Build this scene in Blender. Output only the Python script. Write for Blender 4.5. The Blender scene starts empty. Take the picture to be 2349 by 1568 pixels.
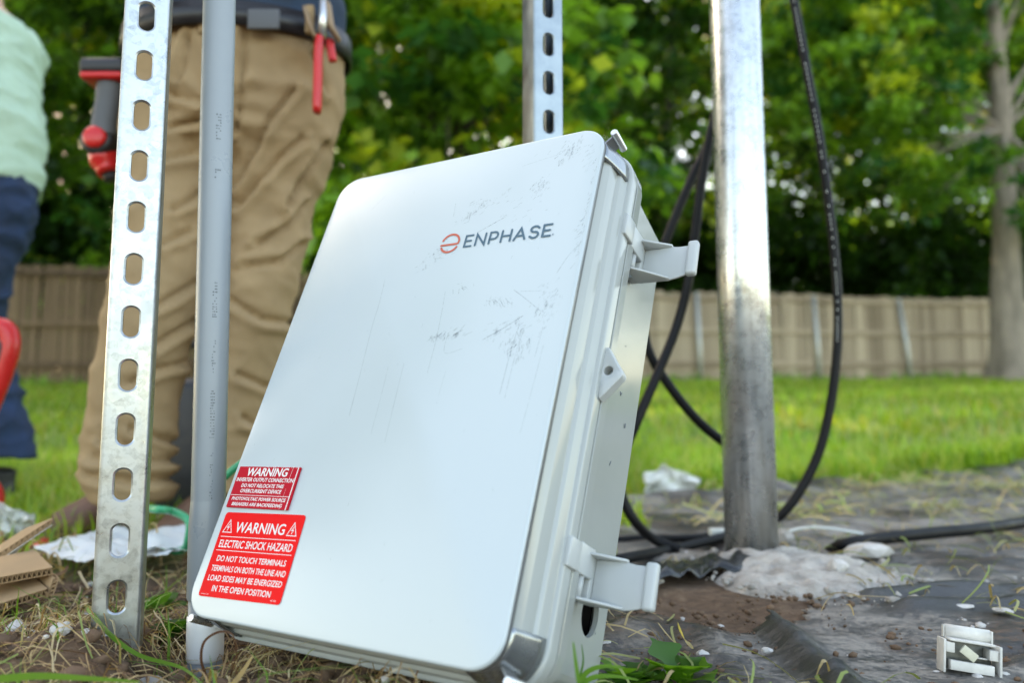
import bpy, bmesh, math, random
import numpy as np
from mathutils import Vector, Matrix, noise as mnoise
random.seed(7); RNG = np.random.default_rng(7)
PI = math.pi
sc = bpy.context.scene
COL = sc.collection

# ------------------------------------------------------------------ camera
PITCH = math.radians(6.0)
CAM = Vector((0, 0, .2))
cam_d = bpy.data.cameras.new('camera'); cam = bpy.data.objects.new('camera', cam_d); COL.objects.link(cam)
cam.location = CAM; cam.rotation_euler = (math.radians(90) + PITCH, 0, 0)
cam_d.sensor_width = 36; cam_d.lens = 2518 / 3296 * 36
cam_d.clip_start = .02; cam_d.clip_end = 500
cam_d.dof.use_dof = True; cam_d.dof.focus_distance = .735; cam_d.dof.aperture_fstop = 3.4; cam_d.dof.aperture_blades = 0
sc.camera = cam
# ------------------------------------------------------------------ sky and sun
SUN_EL = math.radians(30); SUN_AZ = math.radians(-36)     # azimuth from +Y towards +X: low behind the trees, to the left
w = bpy.data.worlds.new('World'); sc.world = w; w.use_nodes = True
nt = w.node_tree; bg = nt.nodes['Background']
sky = nt.nodes.new('ShaderNodeTexSky'); sky.sky_type = 'NISHITA'; sky.sun_disc = False
sky.sun_elevation = SUN_EL; sky.sun_rotation = SUN_AZ; sky.air_density = 1.0; sky.dust_density = 2.0; sky.ozone_density = .6
nt.links.new(sky.outputs[0], bg.inputs[0]); bg.inputs[1].default_value = .15
sl = bpy.data.lights.new('sun', 'SUN'); so = bpy.data.objects.new('sun', sl); COL.objects.link(so)
sl.energy = 5.0; sl.angle = math.radians(.6); sl.color = (1, .86, .68)
sd = Vector((math.sin(SUN_AZ) * math.cos(SUN_EL), math.cos(SUN_AZ) * math.cos(SUN_EL), math.sin(SUN_EL)))
so.rotation_euler = (-sd).to_track_quat('-Z', 'Y').to_euler()
sc.view_settings.view_transform = 'Standard'; sc.view_settings.look = 'None'
sc.view_settings.exposure = 2.65; sc.view_settings.use_white_balance = True; sc.view_settings.white_balance_temperature = 8600; sc.view_settings.white_balance_tint = 10; sc.view_settings.gamma = 1; sc.view_settings.use_curve_mapping = False
sc.render.engine = 'CYCLES'
sc.cycles.use_denoising = True; sc.cycles.max_bounces = 8; sc.cycles.transparent_max_bounces = 12
sc.cycles.use_adaptive_sampling = False
sc.cycles.sample_clamp_indirect = 6

# ------------------------------------------------------------------ picture geometry (surveyed from the photograph, 2349 px wide)
CP, SP = math.cos(PITCH), math.sin(PITCH)
def ray(x, y):
    a = (x - 1174.5) / 1794.6; b = -(y - 784) / 1794.6
    return Vector((a, CP - b * SP, SP + b * CP))
def at(x, y, D):
    r = ray(x, y); return CAM + r * (D / r.y)
def gnd(x, y, z=-.03):
    r = ray(x, y); return CAM + r * ((z - CAM.z) / r.z)
def mpp(D, y=784):                       # metres per pixel at distance D
    r = ray(1174, y); return D / r.y / 1794.6

# ------------------------------------------------------------------ numeric noise
def _h(ix, iy, s):
    n = (ix * 374761393 + iy * 668265263 + s * 1442695041) & 0x7fffffff
    n = ((n ^ (n >> 13)) * 1274126177) & 0x7fffffff
    return ((n ^ (n >> 16)) & 0xffff) / 65535.0
def vnoise(x, y, s=0):
    x = np.asarray(x, float); y = np.asarray(y, float)
    ix = np.floor(x).astype(np.int64); iy = np.floor(y).astype(np.int64)
    fx = x - ix; fy = y - iy; fx = fx * fx * (3 - 2 * fx); fy = fy * fy * (3 - 2 * fy)
    a = _h(ix, iy, s); b = _h(ix + 1, iy, s); c = _h(ix, iy + 1, s); d = _h(ix + 1, iy + 1, s)
    return (a + (b - a) * fx + (c - a) * fy + (a - b - c + d) * fx * fy) * 2 - 1
def fbm(x, y, o=4, s=0):
    t = 0; a = 1; f = 1
    for i in range(o):
        t = t + a * vnoise(np.asarray(x) * f, np.asarray(y) * f, s + i); a *= .5; f *= 2.03
    return t
def sstep(a, b, x):
    t = np.clip((np.asarray(x, float) - a) / (b - a), 0, 1); return t * t * (3 - 2 * t)

def hgt(x, y):
    x = np.asarray(x, float); y = np.asarray(y, float)
    left = (1 - sstep(-.06, .05, x)) * (1 - sstep(.72, .95, y))
    z = -.03 + .026 * left
    z = z + .022 * np.exp(-((x + .37) ** 2 + (y - .70) ** 2) / .07 ** 2)
    z = z - .050 * np.exp(-(((x + .290) / .05) ** 2 + ((y - .745) / .095) ** 2))
    z = z + .006 * fbm(x * 9, y * 9, 3, 1) * (1 - sstep(3, 6, y))
    near = (1 - sstep(1.0, 1.8, y)) * (1 - sstep(.0, .12, x))
    z = z + near * (.0045 * fbm(x * 42, y * 42, 3, 5))
    z = z + np.maximum(0, y - 3) * .085 + .04 * fbm(x * .5, y * .5, 3, 9) * sstep(2.5, 6, y)
    z = z - np.maximum(0, y - 26) * .06
    return z
def hz(x, y): return float(hgt(np.array([x]), np.array([y]))[0])

# ------------------------------------------------------------------ materials
MATS = {}
def newmat(name):
    m = bpy.data.materials.new(name); m.use_nodes = True
    n = m.node_tree; b = n.nodes['Principled BSDF']; MATS[name] = m
    return m, n, b
def tex(n, kind, scale, detail=3, rough=.55, vec=None, obj=True, stretch=None):
    tc = n.nodes.new('ShaderNodeTexCoord'); t = n.nodes.new(kind)
    src = tc.outputs['Object']
    if stretch:
        mp = n.nodes.new('ShaderNodeMapping'); mp.inputs['Scale'].default_value = stretch
        n.links.new(src, mp.inputs[0]); src = mp.outputs[0]
    n.links.new(src, t.inputs['Vector'])
    t.inputs['Scale'].default_value = scale
    if 'Detail' in t.inputs: t.inputs['Detail'].default_value = detail
    if 'Roughness' in t.inputs: t.inputs['Roughness'].default_value = rough
    return t
def ramp(n, fac, stops):
    r = n.nodes.new('ShaderNodeValToRGB'); e = r.color_ramp.elements
    while len(e) < len(stops): e.new(.5)
    for k, (p, c) in enumerate(stops):
        e[k].position = p; e[k].color = (*c, 1) if len(c) == 3 else c
    n.links.new(fac, r.inputs[0]); return r
def bump(n, b, fac, strength, dist):
    bp = n.nodes.new('ShaderNodeBump'); bp.inputs['Strength'].default_value = strength; bp.inputs['Distance'].default_value = dist
    n.links.new(fac, bp.inputs['Height']); n.links.new(bp.outputs[0], b.inputs['Normal'])
def g(v): return (v, v, v)
def mk(name, c, rough=.5, metal=0., var=.15, scale=8, bmp=0., bscale=60, bdist=.001, rvar=.08, stretch=None, spec=.5, coat=0):
    m, n, b = newmat(name)
    t = tex(n, 'ShaderNodeTexNoise', scale, 5, .6, stretch=stretch)
    r = ramp(n, t.outputs['Fac'], [(.3, tuple(v * (1 - var) for v in c)), (.7, tuple(min(1, v * (1 + var)) for v in c))])
    n.links.new(r.outputs[0], b.inputs['Base Color'])
    mr = n.nodes.new('ShaderNodeMapRange'); mr.inputs[1].default_value = .3; mr.inputs[2].default_value = .7
    mr.inputs[3].default_value = max(.03, rough - rvar); mr.inputs[4].default_value = min(1, rough + rvar)
    n.links.new(t.outputs['Fac'], mr.inputs[0]); n.links.new(mr.outputs[0], b.inputs['Roughness'])
    b.inputs['Metallic'].default_value = metal; b.inputs['Specular IOR Level'].default_value = spec
    b.inputs['Coat Weight'].default_value = coat
    if bmp:
        t2 = tex(n, 'ShaderNodeTexNoise', bscale, 4, .6, stretch=stretch); bump(n, b, t2.outputs['Fac'], bmp, bdist)
    return m
def galv(name, base, rough, warm):
    m, n, b = newmat(name)
    v = tex(n, 'ShaderNodeTexVoronoi', 150); t = tex(n, 'ShaderNodeTexNoise', 28, 6, .65); t3 = tex(n, 'ShaderNodeTexNoise', 9, 4, .6, stretch=(1, 1, .25))
    mx = n.nodes.new('ShaderNodeMix'); mx.data_type = 'FLOAT'; mx.inputs[0].default_value = .7
    n.links.new(v.outputs['Color'], mx.inputs[2]); n.links.new(t.outputs['Fac'], mx.inputs[3])
    r = ramp(n, mx.outputs[0], [(.3, tuple(v_ * .62 for v_ in base)), (.5, base), (.7, tuple(min(1, v_ * 1.3) for v_ in base))])
    st = ramp(n, t3.outputs['Fac'], [(.5, g(0)), (.72, g(1))])
    m2 = n.nodes.new('ShaderNodeMix'); m2.data_type = 'RGBA'; n.links.new(st.outputs[0], m2.inputs[0]); n.links.new(r.outputs[0], m2.inputs[6]); m2.inputs[7].default_value = (*warm, 1)
    n.links.new(m2.outputs[2], b.inputs['Base Color'])
    mr = n.nodes.new('ShaderNodeMapRange'); mr.inputs[1].default_value = .3; mr.inputs[2].default_value = .7; mr.inputs[3].default_value = rough - .1; mr.inputs[4].default_value = rough + .14
    n.links.new(t.outputs['Fac'], mr.inputs[0]); n.links.new(mr.outputs[0], b.inputs['Roughness'])
    b.inputs['Metallic'].default_value = .82 if 'post' in name else .90
    if 'post' in name:
        t4 = tex(n, 'ShaderNodeTexNoise', 120, 6, .7, stretch=(1, 1, .035)); s4 = ramp(n, t4.outputs['Fac'], [(.30, (.34, .31, .28)), (.46, (.85, .86, .87)), (.60, (1, 1, 1)), (.72, (.62, .64, .66))])
        m4 = n.nodes.new('ShaderNodeMix'); m4.data_type = 'RGBA'; m4.blend_type = 'MULTIPLY'; m4.inputs[0].default_value = .5  # streaks in the zinc colour, partly painting bands of reflected sky
        n.links.new(m2.outputs[2], m4.inputs[6]); n.links.new(s4.outputs[0], m4.inputs[7]); n.links.new(m4.outputs[2], b.inputs['Base Color'])
    bump(n, b, t.outputs['Fac'], .25, .0012)
    return m
galv('galvanised_strut', (.35, .37, .38), .33, (.44, .41, .31))
galv('galvanised_post', (.52, .54, .545), .27, (.50, .46, .40))
mk('dark_zinc', (.27, .31, .335), .36, .95, .2, 30, .1, 90)
mk('lid_paint', (.47, .53, .555), .22, .0, .02, 3, .02, 900, .0002, .04)
mk('lid_edge', (.20, .21, .22), .34, .6, .06, 20)
mk('tab_metal', (.32, .34, .35), .25, .85, .06, 20)
mk('door_plastic', (.375, .40, .39), .13, 0, .03, 6, .02, 400, .0003, .04)
mk('body_plastic', (.31, .33, .315), .12, 0, .04, 9, .02, 300, .0003, .05)
mk('latch_plastic', (.44, .465, .465), .36, 0, .03, 12, .05, 500, .0003)
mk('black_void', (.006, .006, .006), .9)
mk('pin_metal', (.62, .63, .64), .3, .9, .1, 80)
mk('label_red', (.80, .004, .006), .55, 0, .04, 30, spec=.15)
mk('plate_red', (.47, .004, .018), .5, 0, .05, 30, spec=.15)
mk('print_white', (.72, .71, .70), .4, 0, .03, 50)
mk('logo_orange', (.52, .10, .06), .45, 0, .04, 60)
mk('logo_slate', (.05, .115, .165), .45, 0, .04, 60)
mk('pvc_grey', (.27, .305, .335), .34, 0, .05, 14, .03, 120, .0006)
mk('pvc_white', (.85, .85, .84), .35, 0, .05, 20)
mk('ink', (.13, .15, .17), .6, 0, .3, 200)
mk('cable_black', (.005, .005, .006), .5, 0, .2, 30, spec=.2)
mk('torn_sheet', (.012, .013, .015), .3, 0, .3, 40, .3, 120)
mk('zip_white', (.62, .64, .60), .4)
mk('block_white', (.58, .56, .52), .45, 0, .12, 90, .1, 200)
mk('block_cream', (.58, .56, .44), .35, 0, .12, 90)
mk('block_grey', (.16, .165, .15), .4, .3, .3, 90)
mk('mortar', (.40, .365, .325), .9, 0, .38, 34, 1.0, 220, .004)
mk('stone_white', (.50, .475, .45), .85, 0, .2, 60, .5, 160, .002)
mk('stone_grey', (.34, .31, .28), .9, 0, .25, 60, .5, 160, .002)
mk('soil_clod', (.135, .08, .048), .95, 0, .35, 60, .7, 200, .002)
mk('trousers', (.33, .225, .125), .9, 0, .10, 14, .25, 900, .0006, spec=.2)
mk('navy_shirt', (.012, .03, .06), .85, 0, .2, 20, .2, 600, .0006)
mk('belt_black', (.012, .012, .015), .4, 0, .2, 30)
mk('mint_shirt', (.42, .57, .45), .9, 0, .06, 10, .2, 600, .0006)
mk('denim', (.012, .03, .075), .9, 0, .3, 18, .3, 900, .0006)
mk('boot_leather', (.15, .075, .048), .65, 0, .2, 20, .3, 120, .001)
mk('dark_boot', (.02, .02, .022), .6)
mk('skin', (.50, .30, .21), .55, 0, .06, 10)
mk('hair', (.035, .022, .015), .7, 0, .3, 60)
mk('tool_red', (.62, .018, .02), .32, 0, .06, 20)
mk('tool_black', (.02, .02, .024), .5, 0, .2, 30)
mk('tool_grey', (.09, .095, .105), .6)
mk('leather_tan', (.30, .20, .12), .7)
mk('steel', (.6, .6, .6), .3, .95)
mk('paper', (.62, .64, .65), .7, 0, .05, 12)
mk('paper_edge', (.55, .60, .60), .7)
mk('green_wire', (.015, .33, .16), .35, 0, .08, 20)
mk('fence_post', (.42, .43, .40), .45, .6, .15, 20)
mk('bark', (.23, .19, .15), .95, 0, .4, 7, .9, 22, .02, stretch=(1, 1, .25))
mk('bark_dark', (.07, .055, .042), .95, 0, .4, 7, .9, 22, .02, stretch=(1, 1, .25))
mk('cardboard', (.34, .215, .115), .85, 0, .1, 20, .2, 200, .0005)
mk('cardboard_white', (.66, .65, .62), .7)
mk('litter_white', (.68, .70, .68), .7, 0, .1, 20)

def fence_mat(name, a, b_):
    m, n, b = newmat(name)
    t = tex(n, 'ShaderNodeTexNoise', 9, 6, .65, stretch=(1, 1, .12))
    oi = n.nodes.new('ShaderNodeObjectInfo')
    ad = n.nodes.new('ShaderNodeMath'); ad.operation = 'MULTIPLY_ADD'; n.links.new(oi.outputs['Random'], ad.inputs[0]); ad.inputs[1].default_value = .5
    n.links.new(t.outputs['Fac'], ad.inputs[2])
    sb = n.nodes.new('ShaderNodeMath'); sb.operation = 'SUBTRACT'; n.links.new(ad.outputs[0], sb.inputs[0]); sb.inputs[1].default_value = .25
    r = ramp(n, sb.outputs[0], [(.2, a), (.8, b_)])
    n.links.new(r.outputs[0], b.inputs['Base Color']); b.inputs['Roughness'].default_value = .9
    bump(n, b, t.outputs['Fac'], .5, .004); return m
fence_mat('fence_pale', (.20, .145, .095), (.45, .355, .25))
fence_mat('fence_brown', (.085, .052, .03), (.23, .15, .09))

def leaf_mat(name, trans=.4, rough=.45):
    m, n, b = newmat(name)
    a = n.nodes.new('ShaderNodeAttribute'); a.attribute_name = 'col'
    n.links.new(a.outputs['Color'], b.inputs['Base Color']); b.inputs['Roughness'].default_value = rough; b.inputs['Specular IOR Level'].default_value = .35
    tr = n.nodes.new('ShaderNodeBsdfTranslucent')
    hs = n.nodes.new('ShaderNodeMix'); hs.data_type = 'RGBA'; hs.blend_type = 'MULTIPLY'; hs.inputs[0].default_value = 1
    n.links.new(a.outputs['Color'], hs.inputs[6]); hs.inputs[7].default_value = (1.9, 1.7, .6, 1)
    n.links.new(hs.outputs[2], tr.inputs[0])
    ms = n.nodes.new('ShaderNodeMixShader'); ms.inputs[0].default_value = trans
    out = n.nodes['Material Output']
    n.links.new(b.outputs[0], ms.inputs[1]); n.links.new(tr.outputs[0], ms.inputs[2]); n.links.new(ms.outputs[0], out.inputs[0])
    return m
leaf_mat('leaf', .5); leaf_mat('grass', .3, .5); leaf_mat('straw', .15, .6)

# transparent wrap
m, n, b = newmat('clear_wrap'); b.inputs['Base Color'].default_value = (.75, .78, .78, 1); b.inputs['Roughness'].default_value = .2
tp = n.nodes.new('ShaderNodeBsdfTransparent'); ms = n.nodes.new('ShaderNodeMixShader'); ms.inputs[0].default_value = .45
n.links.new(tp.outputs[0], ms.inputs[2]); n.links.new(b.outputs[0], ms.inputs[1]); n.links.new(ms.outputs[0], n.nodes['Material Output'].inputs[0])
# worn marks on the lid: scuffed through paint, broken up by noise
m, n, b = newmat('scuff'); b.inputs['Base Color'].default_value = (.17, .20, .22, 1); b.inputs['Roughness'].default_value = .5
t = tex(n, 'ShaderNodeTexNoise', 420, 4, .7); r_ = ramp(n, t.outputs['Fac'], [(.36, g(1)), (.64, g(.45))])
tp = n.nodes.new('ShaderNodeBsdfTransparent'); ms = n.nodes.new('ShaderNodeMixShader')
n.links.new(r_.outputs[0], ms.inputs[0]); n.links.new(b.outputs[0], ms.inputs[1]); n.links.new(tp.outputs[0], ms.inputs[2]); n.links.new(ms.outputs[0], n.nodes['Material Output'].inputs[0])
m, n, b = newmat('smudge'); b.inputs['Base Color'].default_value = (.20, .23, .25, 1); b.inputs['Roughness'].default_value = .5
t = tex(n, 'ShaderNodeTexNoise', 260, 6, .75, stretch=(1, .35, 1)); r_ = ramp(n, t.outputs['Fac'], [(.30, g(.5)), (.46, g(1))])
tp = n.nodes.new('ShaderNodeBsdfTransparent'); ms = n.nodes.new('ShaderNodeMixShader')
n.links.new(r_.outputs[0], ms.inputs[0]); n.links.new(b.outputs[0], ms.inputs[1]); n.links.new(tp.outputs[0], ms.inputs[2]); n.links.new(ms.outputs[0], n.nodes['Material Output'].inputs[0])
# ground: bare soil near the work, thatch under the lawn
m, n, b = newmat('ground_soil')
t = tex(n, 'ShaderNodeTexNoise', 55, 8, .7); t2 = tex(n, 'ShaderNodeTexNoise', 6, 4, .6)
soil = ramp(n, t.outputs['Fac'], [(.25, (.045, .025, .014)), (.55, (.14, .082, .047)), (.8, (.26, .18, .115))])
turf = ramp(n, t2.outputs['Fac'], [(.3, (.12, .19, .02)), (.7, (.24, .30, .05))])
at_ = n.nodes.new('ShaderNodeAttribute'); at_.attribute_name = 'turf'
mx = n.nodes.new('ShaderNodeMix'); mx.data_type = 'RGBA'; n.links.new(at_.outputs['Fac'], mx.inputs[0]); n.links.new(soil.outputs[0], mx.inputs[6]); n.links.new(turf.outputs[0], mx.inputs[7])
n.links.new(mx.outputs[2], b.inputs['Base Color']); b.inputs['Roughness'].default_value = .95
bump(n, b, t.outputs['Fac'], 1, .006)
# black plastic sheet under dust and soil
m, n, b = newmat('black_sheet')
t = tex(n, 'ShaderNodeTexNoise', 16, 8, .75, stretch=(.45, 1.5, 1)); t2 = tex(n, 'ShaderNodeTexNoise', 130, 5, .75); t3 = tex(n, 'ShaderNodeTexNoise', 4.2, 5, .65)
mt = n.nodes.new('ShaderNodeMath'); mt.operation = 'MULTIPLY_ADD'; n.links.new(t2.outputs['Fac'], mt.inputs[0]); mt.inputs[1].default_value = .8; n.links.new(t.outputs['Fac'], mt.inputs[2])
m3 = n.nodes.new('ShaderNodeMath'); m3.operation = 'MULTIPLY_ADD'; n.links.new(t3.outputs['Fac'], m3.inputs[0]); m3.inputs[1].default_value = .7; n.links.new(mt.outputs[0], m3.inputs[2])
dust = ramp(n, m3.outputs[0], [(.40, g(.05)), (.52, g(.2)), (.60, g(.55)), (.72, g(.95))])
for e_ in dust.color_ramp.elements: e_.position *= 1.0
sc3 = n.nodes.new('ShaderNodeMath'); sc3.operation = 'MULTIPLY_ADD'; n.links.new(m3.outputs[0], sc3.inputs[0]); sc3.inputs[1].default_value = .9; sc3.inputs[2].default_value = -.55
rg_ = n.nodes.new('ShaderNodeAttribute'); rg_.attribute_name = 'ridge'; sr = n.nodes.new('ShaderNodeMath'); sr.operation = 'MULTIPLY_ADD'; n.links.new(rg_.outputs['Fac'], sr.inputs[0]); sr.inputs[1].default_value = -.28; n.links.new(sc3.outputs[0], sr.inputs[2])
n.links.new(sr.outputs[0], dust.inputs[0])
dc = ramp(n, t3.outputs['Fac'], [(.40, (.14, .085, .05)), (.50, (.28, .25, .215))])
mx = n.nodes.new('ShaderNodeMix'); mx.data_type = 'RGBA'; n.links.new(dust.outputs[0], mx.inputs[0]); mx.inputs[6].default_value = (.020, .022, .025, 1); n.links.new(dc.outputs[0], mx.inputs[7])
n.links.new(mx.outputs[2], b.inputs['Base Color']); b.inputs['Specular IOR Level'].default_value = .4
mr = n.nodes.new('ShaderNodeMapRange'); mr.inputs[3].default_value = .26; mr.inputs[4].default_value = .9; n.links.new(dust.outputs[0], mr.inputs[0]); n.links.new(mr.outputs[0], b.inputs['Roughness'])
bump(n, b, mt.outputs[0], .6, .003)

# ------------------------------------------------------------------ mesh helpers
def link(name, me, mat, parent=None, smooth=True):
    o = bpy.data.objects.new(name, me); COL.objects.link(o)
    if mat: me.materials.append(MATS[mat])
    if smooth and len(me.polygons): me.polygons.foreach_set('use_smooth', [True] * len(me.polygons))
    if parent: o.parent = parent
    return o
def tag(o, label, cat, group=None, kind=None):
    o['label'] = label; o['category'] = cat
    if group: o['group'] = group
    if kind: o['kind'] = kind
    return o
def thing(name, label, cat, loc=(0, 0, 0), group=None):
    o = bpy.data.objects.new(name, None); COL.objects.link(o); o.location = loc; o.empty_display_size = .05
    return tag(o, label, cat, group)
def np_mesh(name, V, F, col=None, attr='col'):
    me = bpy.data.meshes.new(name); V = np.asarray(V, np.float32); F = np.asarray(F, np.int32); k = F.shape[1]
    me.vertices.add(len(V)); me.vertices.foreach_set('co', V.ravel())
    me.loops.add(F.size); me.loops.foreach_set('vertex_index', F.ravel())
    me.polygons.add(len(F)); me.polygons.foreach_set('loop_start', np.arange(0, F.size, k, dtype=np.int32)); me.polygons.foreach_set('loop_total', np.full(len(F), k, np.int32))
    me.update(calc_edges=True); me.validate()
    if col is not None:
        col = np.asarray(col, np.float32)
        if col.ndim == 1:
            a = me.attributes.new(attr, 'FLOAT', 'POINT'); a.data.foreach_set('value', col)
        else:
            a = me.attributes.new(attr, 'FLOAT_COLOR', 'POINT'); c4 = np.ones((len(V), 4), np.float32); c4[:, :3] = col; a.data.foreach_set('color', c4.ravel())
    return me
def spline(pts, n=8):
    P = [Vector(p) for p in pts]; out = []
    for i in range(len(P) - 1):
        a = P[max(0, i - 1)]; b = P[i]; c = P[i + 1]; d = P[min(len(P) - 1, i + 2)]
        for k in range(n):
            t = k / n; out.append(.5 * ((2 * b) + (c - a) * t + (2 * a - 5 * b + 4 * c - d) * t * t + (3 * b - a - 3 * c + d) * t ** 3))
    out.append(P[-1]); return out
class MB:
    def __init__(s): s.v = []; s.f = []
    def add(s, vs, fs):
        o = len(s.v); s.v += [tuple(v) for v in vs]; s.f += [tuple(i + o for i in f) for f in fs]; return s
    def box(s, c, d, M=None):
        x, y, z = (k / 2 for k in d); vs = [Vector((sx * x, sy * y, sz * z)) for sz in (-1, 1) for sy in (-1, 1) for sx in (-1, 1)]
        if M: vs = [M @ v for v in vs]
        c = Vector(c)
        return s.add([v + c for v in vs], [(0, 2, 3, 1), (4, 5, 7, 6), (0, 1, 5, 4), (2, 6, 7, 3), (0, 4, 6, 2), (1, 3, 7, 5)])
    def bbox(s, x0, x1, y0, y1, z0, z1): return s.box(((x0 + x1) / 2, (y0 + y1) / 2, (z0 + z1) / 2), (x1 - x0, y1 - y0, z1 - z0))
    def loft(s, rings, closed=True, caps=True):
        o = len(s.v); k = len(rings[0])
        for r in rings: s.v += [tuple(p) for p in r]
        for i in range(len(rings) - 1):
            for j in range(k if closed else k - 1):
                a = o + i * k + j; b = o + i * k + (j + 1) % k; s.f.append((a, b, b + k, a + k))
        if caps and closed:
            s.f.append(tuple(o + j for j in reversed(range(k)))); s.f.append(tuple(o + (len(rings) - 1) * k + j for j in range(k)))
        return s
    def tube(s, pts, r, n=10, caps=True, flat=None):
        P = [Vector(p) for p in pts]; R = r if hasattr(r, '__len__') else [r] * len(P)
        t = (P[1] - P[0]).normalized(); up = Vector((0, 0, 1)) if abs(t.z) < .9 else Vector((1, 0, 0))
        u = t.cross(up).normalized(); rings = []
        for i, p in enumerate(P):
            t = (P[min(i + 1, len(P) - 1)] - P[max(i - 1, 0)]).normalized()
            u = (u - t * u.dot(t)).normalized(); v = t.cross(u)
            rr = R[i]; ra, rb = (rr if hasattr(rr, '__len__') else (rr, rr))
            rings.append([p + u * (math.cos(q) * ra) + v * (math.sin(q) * rb) for q in (2 * PI * k / n for k in range(n))])
        return s.loft(rings, True, caps)
    def rings(s, spec, n=24):              # (centre, half width along X, half depth along Y)
        return s.loft([[Vector(c) + Vector((math.cos(q) * a, math.sin(q) * b, 0)) for q in (2 * PI * k / n for k in range(n))] for c, a, b in spec])
    def ball(s, c, r, n=12):
        rr = r if hasattr(r, '__len__') else (r, r, r); c = Vector(c)
        rings = [[c + Vector((rr[0] * math.sin(a) * math.cos(q), rr[1] * math.sin(a) * math.sin(q), -rr[2] * math.cos(a))) for q in (2 * PI * k / n for k in range(n))] for a in (PI * (i + .02) / (n / 2 + .04) for i in range(int(n / 2) + 1))]
        return s.loft(rings)
    def mesh(s, name):
        me = bpy.data.meshes.new(name); me.from_pydata(s.v, [], s.f); me.update()
        bm = bmesh.new(); bm.from_mesh(me); bmesh.ops.recalc_face_normals(bm, faces=bm.faces); bm.to_mesh(me); bm.free(); return me
    def build(s, name, mat, parent=None, smooth=True, bevel=0, seg=2, sharp=None):
        me = s.mesh(name); o = link(name, me, mat, parent, smooth)
        if bevel:
            md = o.modifiers.new('bevel', 'BEVEL'); md.width = bevel; md.segments = seg; md.limit_method = 'ANGLE'; md.angle_limit = math.radians(35)
        if sharp: set_sharp(me, sharp)
        return o
def set_sharp(me, deg):
    bm = bmesh.new(); bm.from_mesh(me); a = math.radians(deg)
    for e in bm.edges:
        if len(e.link_faces) == 2 and e.calc_face_angle(0) > a: e.smooth = False
    bm.to_mesh(me); bm.free()
def remesh(mb, voxel, smooth=4, name='cloth'):
    """one continuous skin over overlapping closed lofts"""
    me = mb.mesh(name); o = bpy.data.objects.new(name, me); COL.objects.link(o)
    r = o.modifiers.new('r', 'REMESH'); r.mode = 'VOXEL'; r.voxel_size = voxel
    if smooth:
        q = o.modifiers.new('s', 'SMOOTH'); q.iterations = smooth; q.factor = .5
    dg = bpy.context.evaluated_depsgraph_get(); dg.update()
    out = bpy.data.meshes.new_from_object(o.evaluated_get(dg)); bpy.data.objects.remove(o); bpy.data.meshes.remove(me)
    out.name = name; return out
def wrinkle(me, amp, fn):
    nv = len(me.vertices); co = np.empty(nv * 3, np.float32); me.vertices.foreach_get('co', co); co = co.reshape(-1, 3)
    no = np.empty(nv * 3, np.float32); me.vertices.foreach_get('normal', no); no = no.reshape(-1, 3)
    d = np.array([fn(Vector(c)) for c in co], np.float32) * amp
    me.vertices.foreach_set('co', (co + no * d[:, None]).ravel()); me.update()

# ------------------------------------------------------------------ ground
def axis(lo, a, b, hi, step, grow=1.16):
    mid = list(np.arange(a, b + step / 2, step)); L = []; x = a; d = step
    while x > lo: d *= grow; x -= d; L.append(x)
    R = []; x = mid[-1]; d = step
    while x < hi: d *= grow; x += d; R.append(x)
    return np.array(L[::-1] + mid + R)
def grid(xs, ys, zf):
    X, Y = np.meshgrid(xs, ys); Z = zf(X, Y)
    V = np.stack([X.ravel(), Y.ravel(), Z.ravel()], 1); nx = len(xs)
    i, j = np.meshgrid(np.arange(nx - 1), np.arange(len(ys) - 1)); a = (j * nx + i).ravel()
    return V, np.stack([a, a + 1, a + nx + 1, a + nx], 1)
def turf_mask(x, y):
    lawn = sstep(1.05, 1.9, y + .25 * vnoise(x * 3, y * 3, 40))
    return lawn
V, F = grid(axis(-70, -.8, .7, 70, .006), axis(-8, .42, 1.3, 90, .006), hgt)
gme = np_mesh('ground', V, F, turf_mask(V[:, 0], V[:, 1]), 'turf')
go = link('ground', gme, 'ground_soil'); go['kind'] = 'structure'; go['label'] = 'bare brown soil running back into a sloping lawn'

# ------------------------------------------------------------------ black plastic sheet on the ground
def seg_dist(X, Y, P):
    d = np.full(X.shape, 9.); 
    for (ax, ay), (bx, by) in zip(P[:-1], P[1:]):
        t = np.clip(((X - ax) * (bx - ax) + (Y - ay) * (by - ay)) / ((bx - ax) ** 2 + (by - ay) ** 2), 0, 1)
        d = np.minimum(d, np.hypot(X - ax - t * (bx - ax), Y - ay - t * (by - ay)))
    return d
def gp(*pts): return [tuple(gnd(*p)[:2]) for p in pts]
RIDGES = [(gp((1680, 1400), (1755, 1440), (1830, 1505), (1905, 1580), (2000, 1680)), .017, .022),
          (gp((2005, 1392), (2150, 1376), (2420, 1362)), .016, .028), (gp((2090, 1420), (2200, 1410), (2420, 1398)), .014, .028),
          (gp((1780, 1140), (1890, 1122), (2050, 1100)), .03, .09), (gp((1440, 1165), (1650, 1150), (1780, 1140)), .03, .08),
          (gp((1400, 1490), (1500, 1450), (1620, 1470), (1700, 1560)), .008, .03), (gp((1830, 1330), (2100, 1320), (2420, 1290)), .008, .05)]
def sheet_z(X, Y):
    z = hgt(X, Y) + .006
    z = z + .003 * fbm(X * 6, Y * 18, 3, 61) + .006 * (1 - np.minimum(1, np.abs(fbm(X * 4 + Y * 3, Y * 16 - X * 3, 2, 66)) * 3.0)) * sstep(-.2, .4, vnoise(X * 3, Y * 3, 69))
    for P, h, wd in RIDGES:
        d = seg_dist(X, Y, P); z = z + h * np.exp(-(d / wd) ** 2 * 1.6)
    return z
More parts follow.
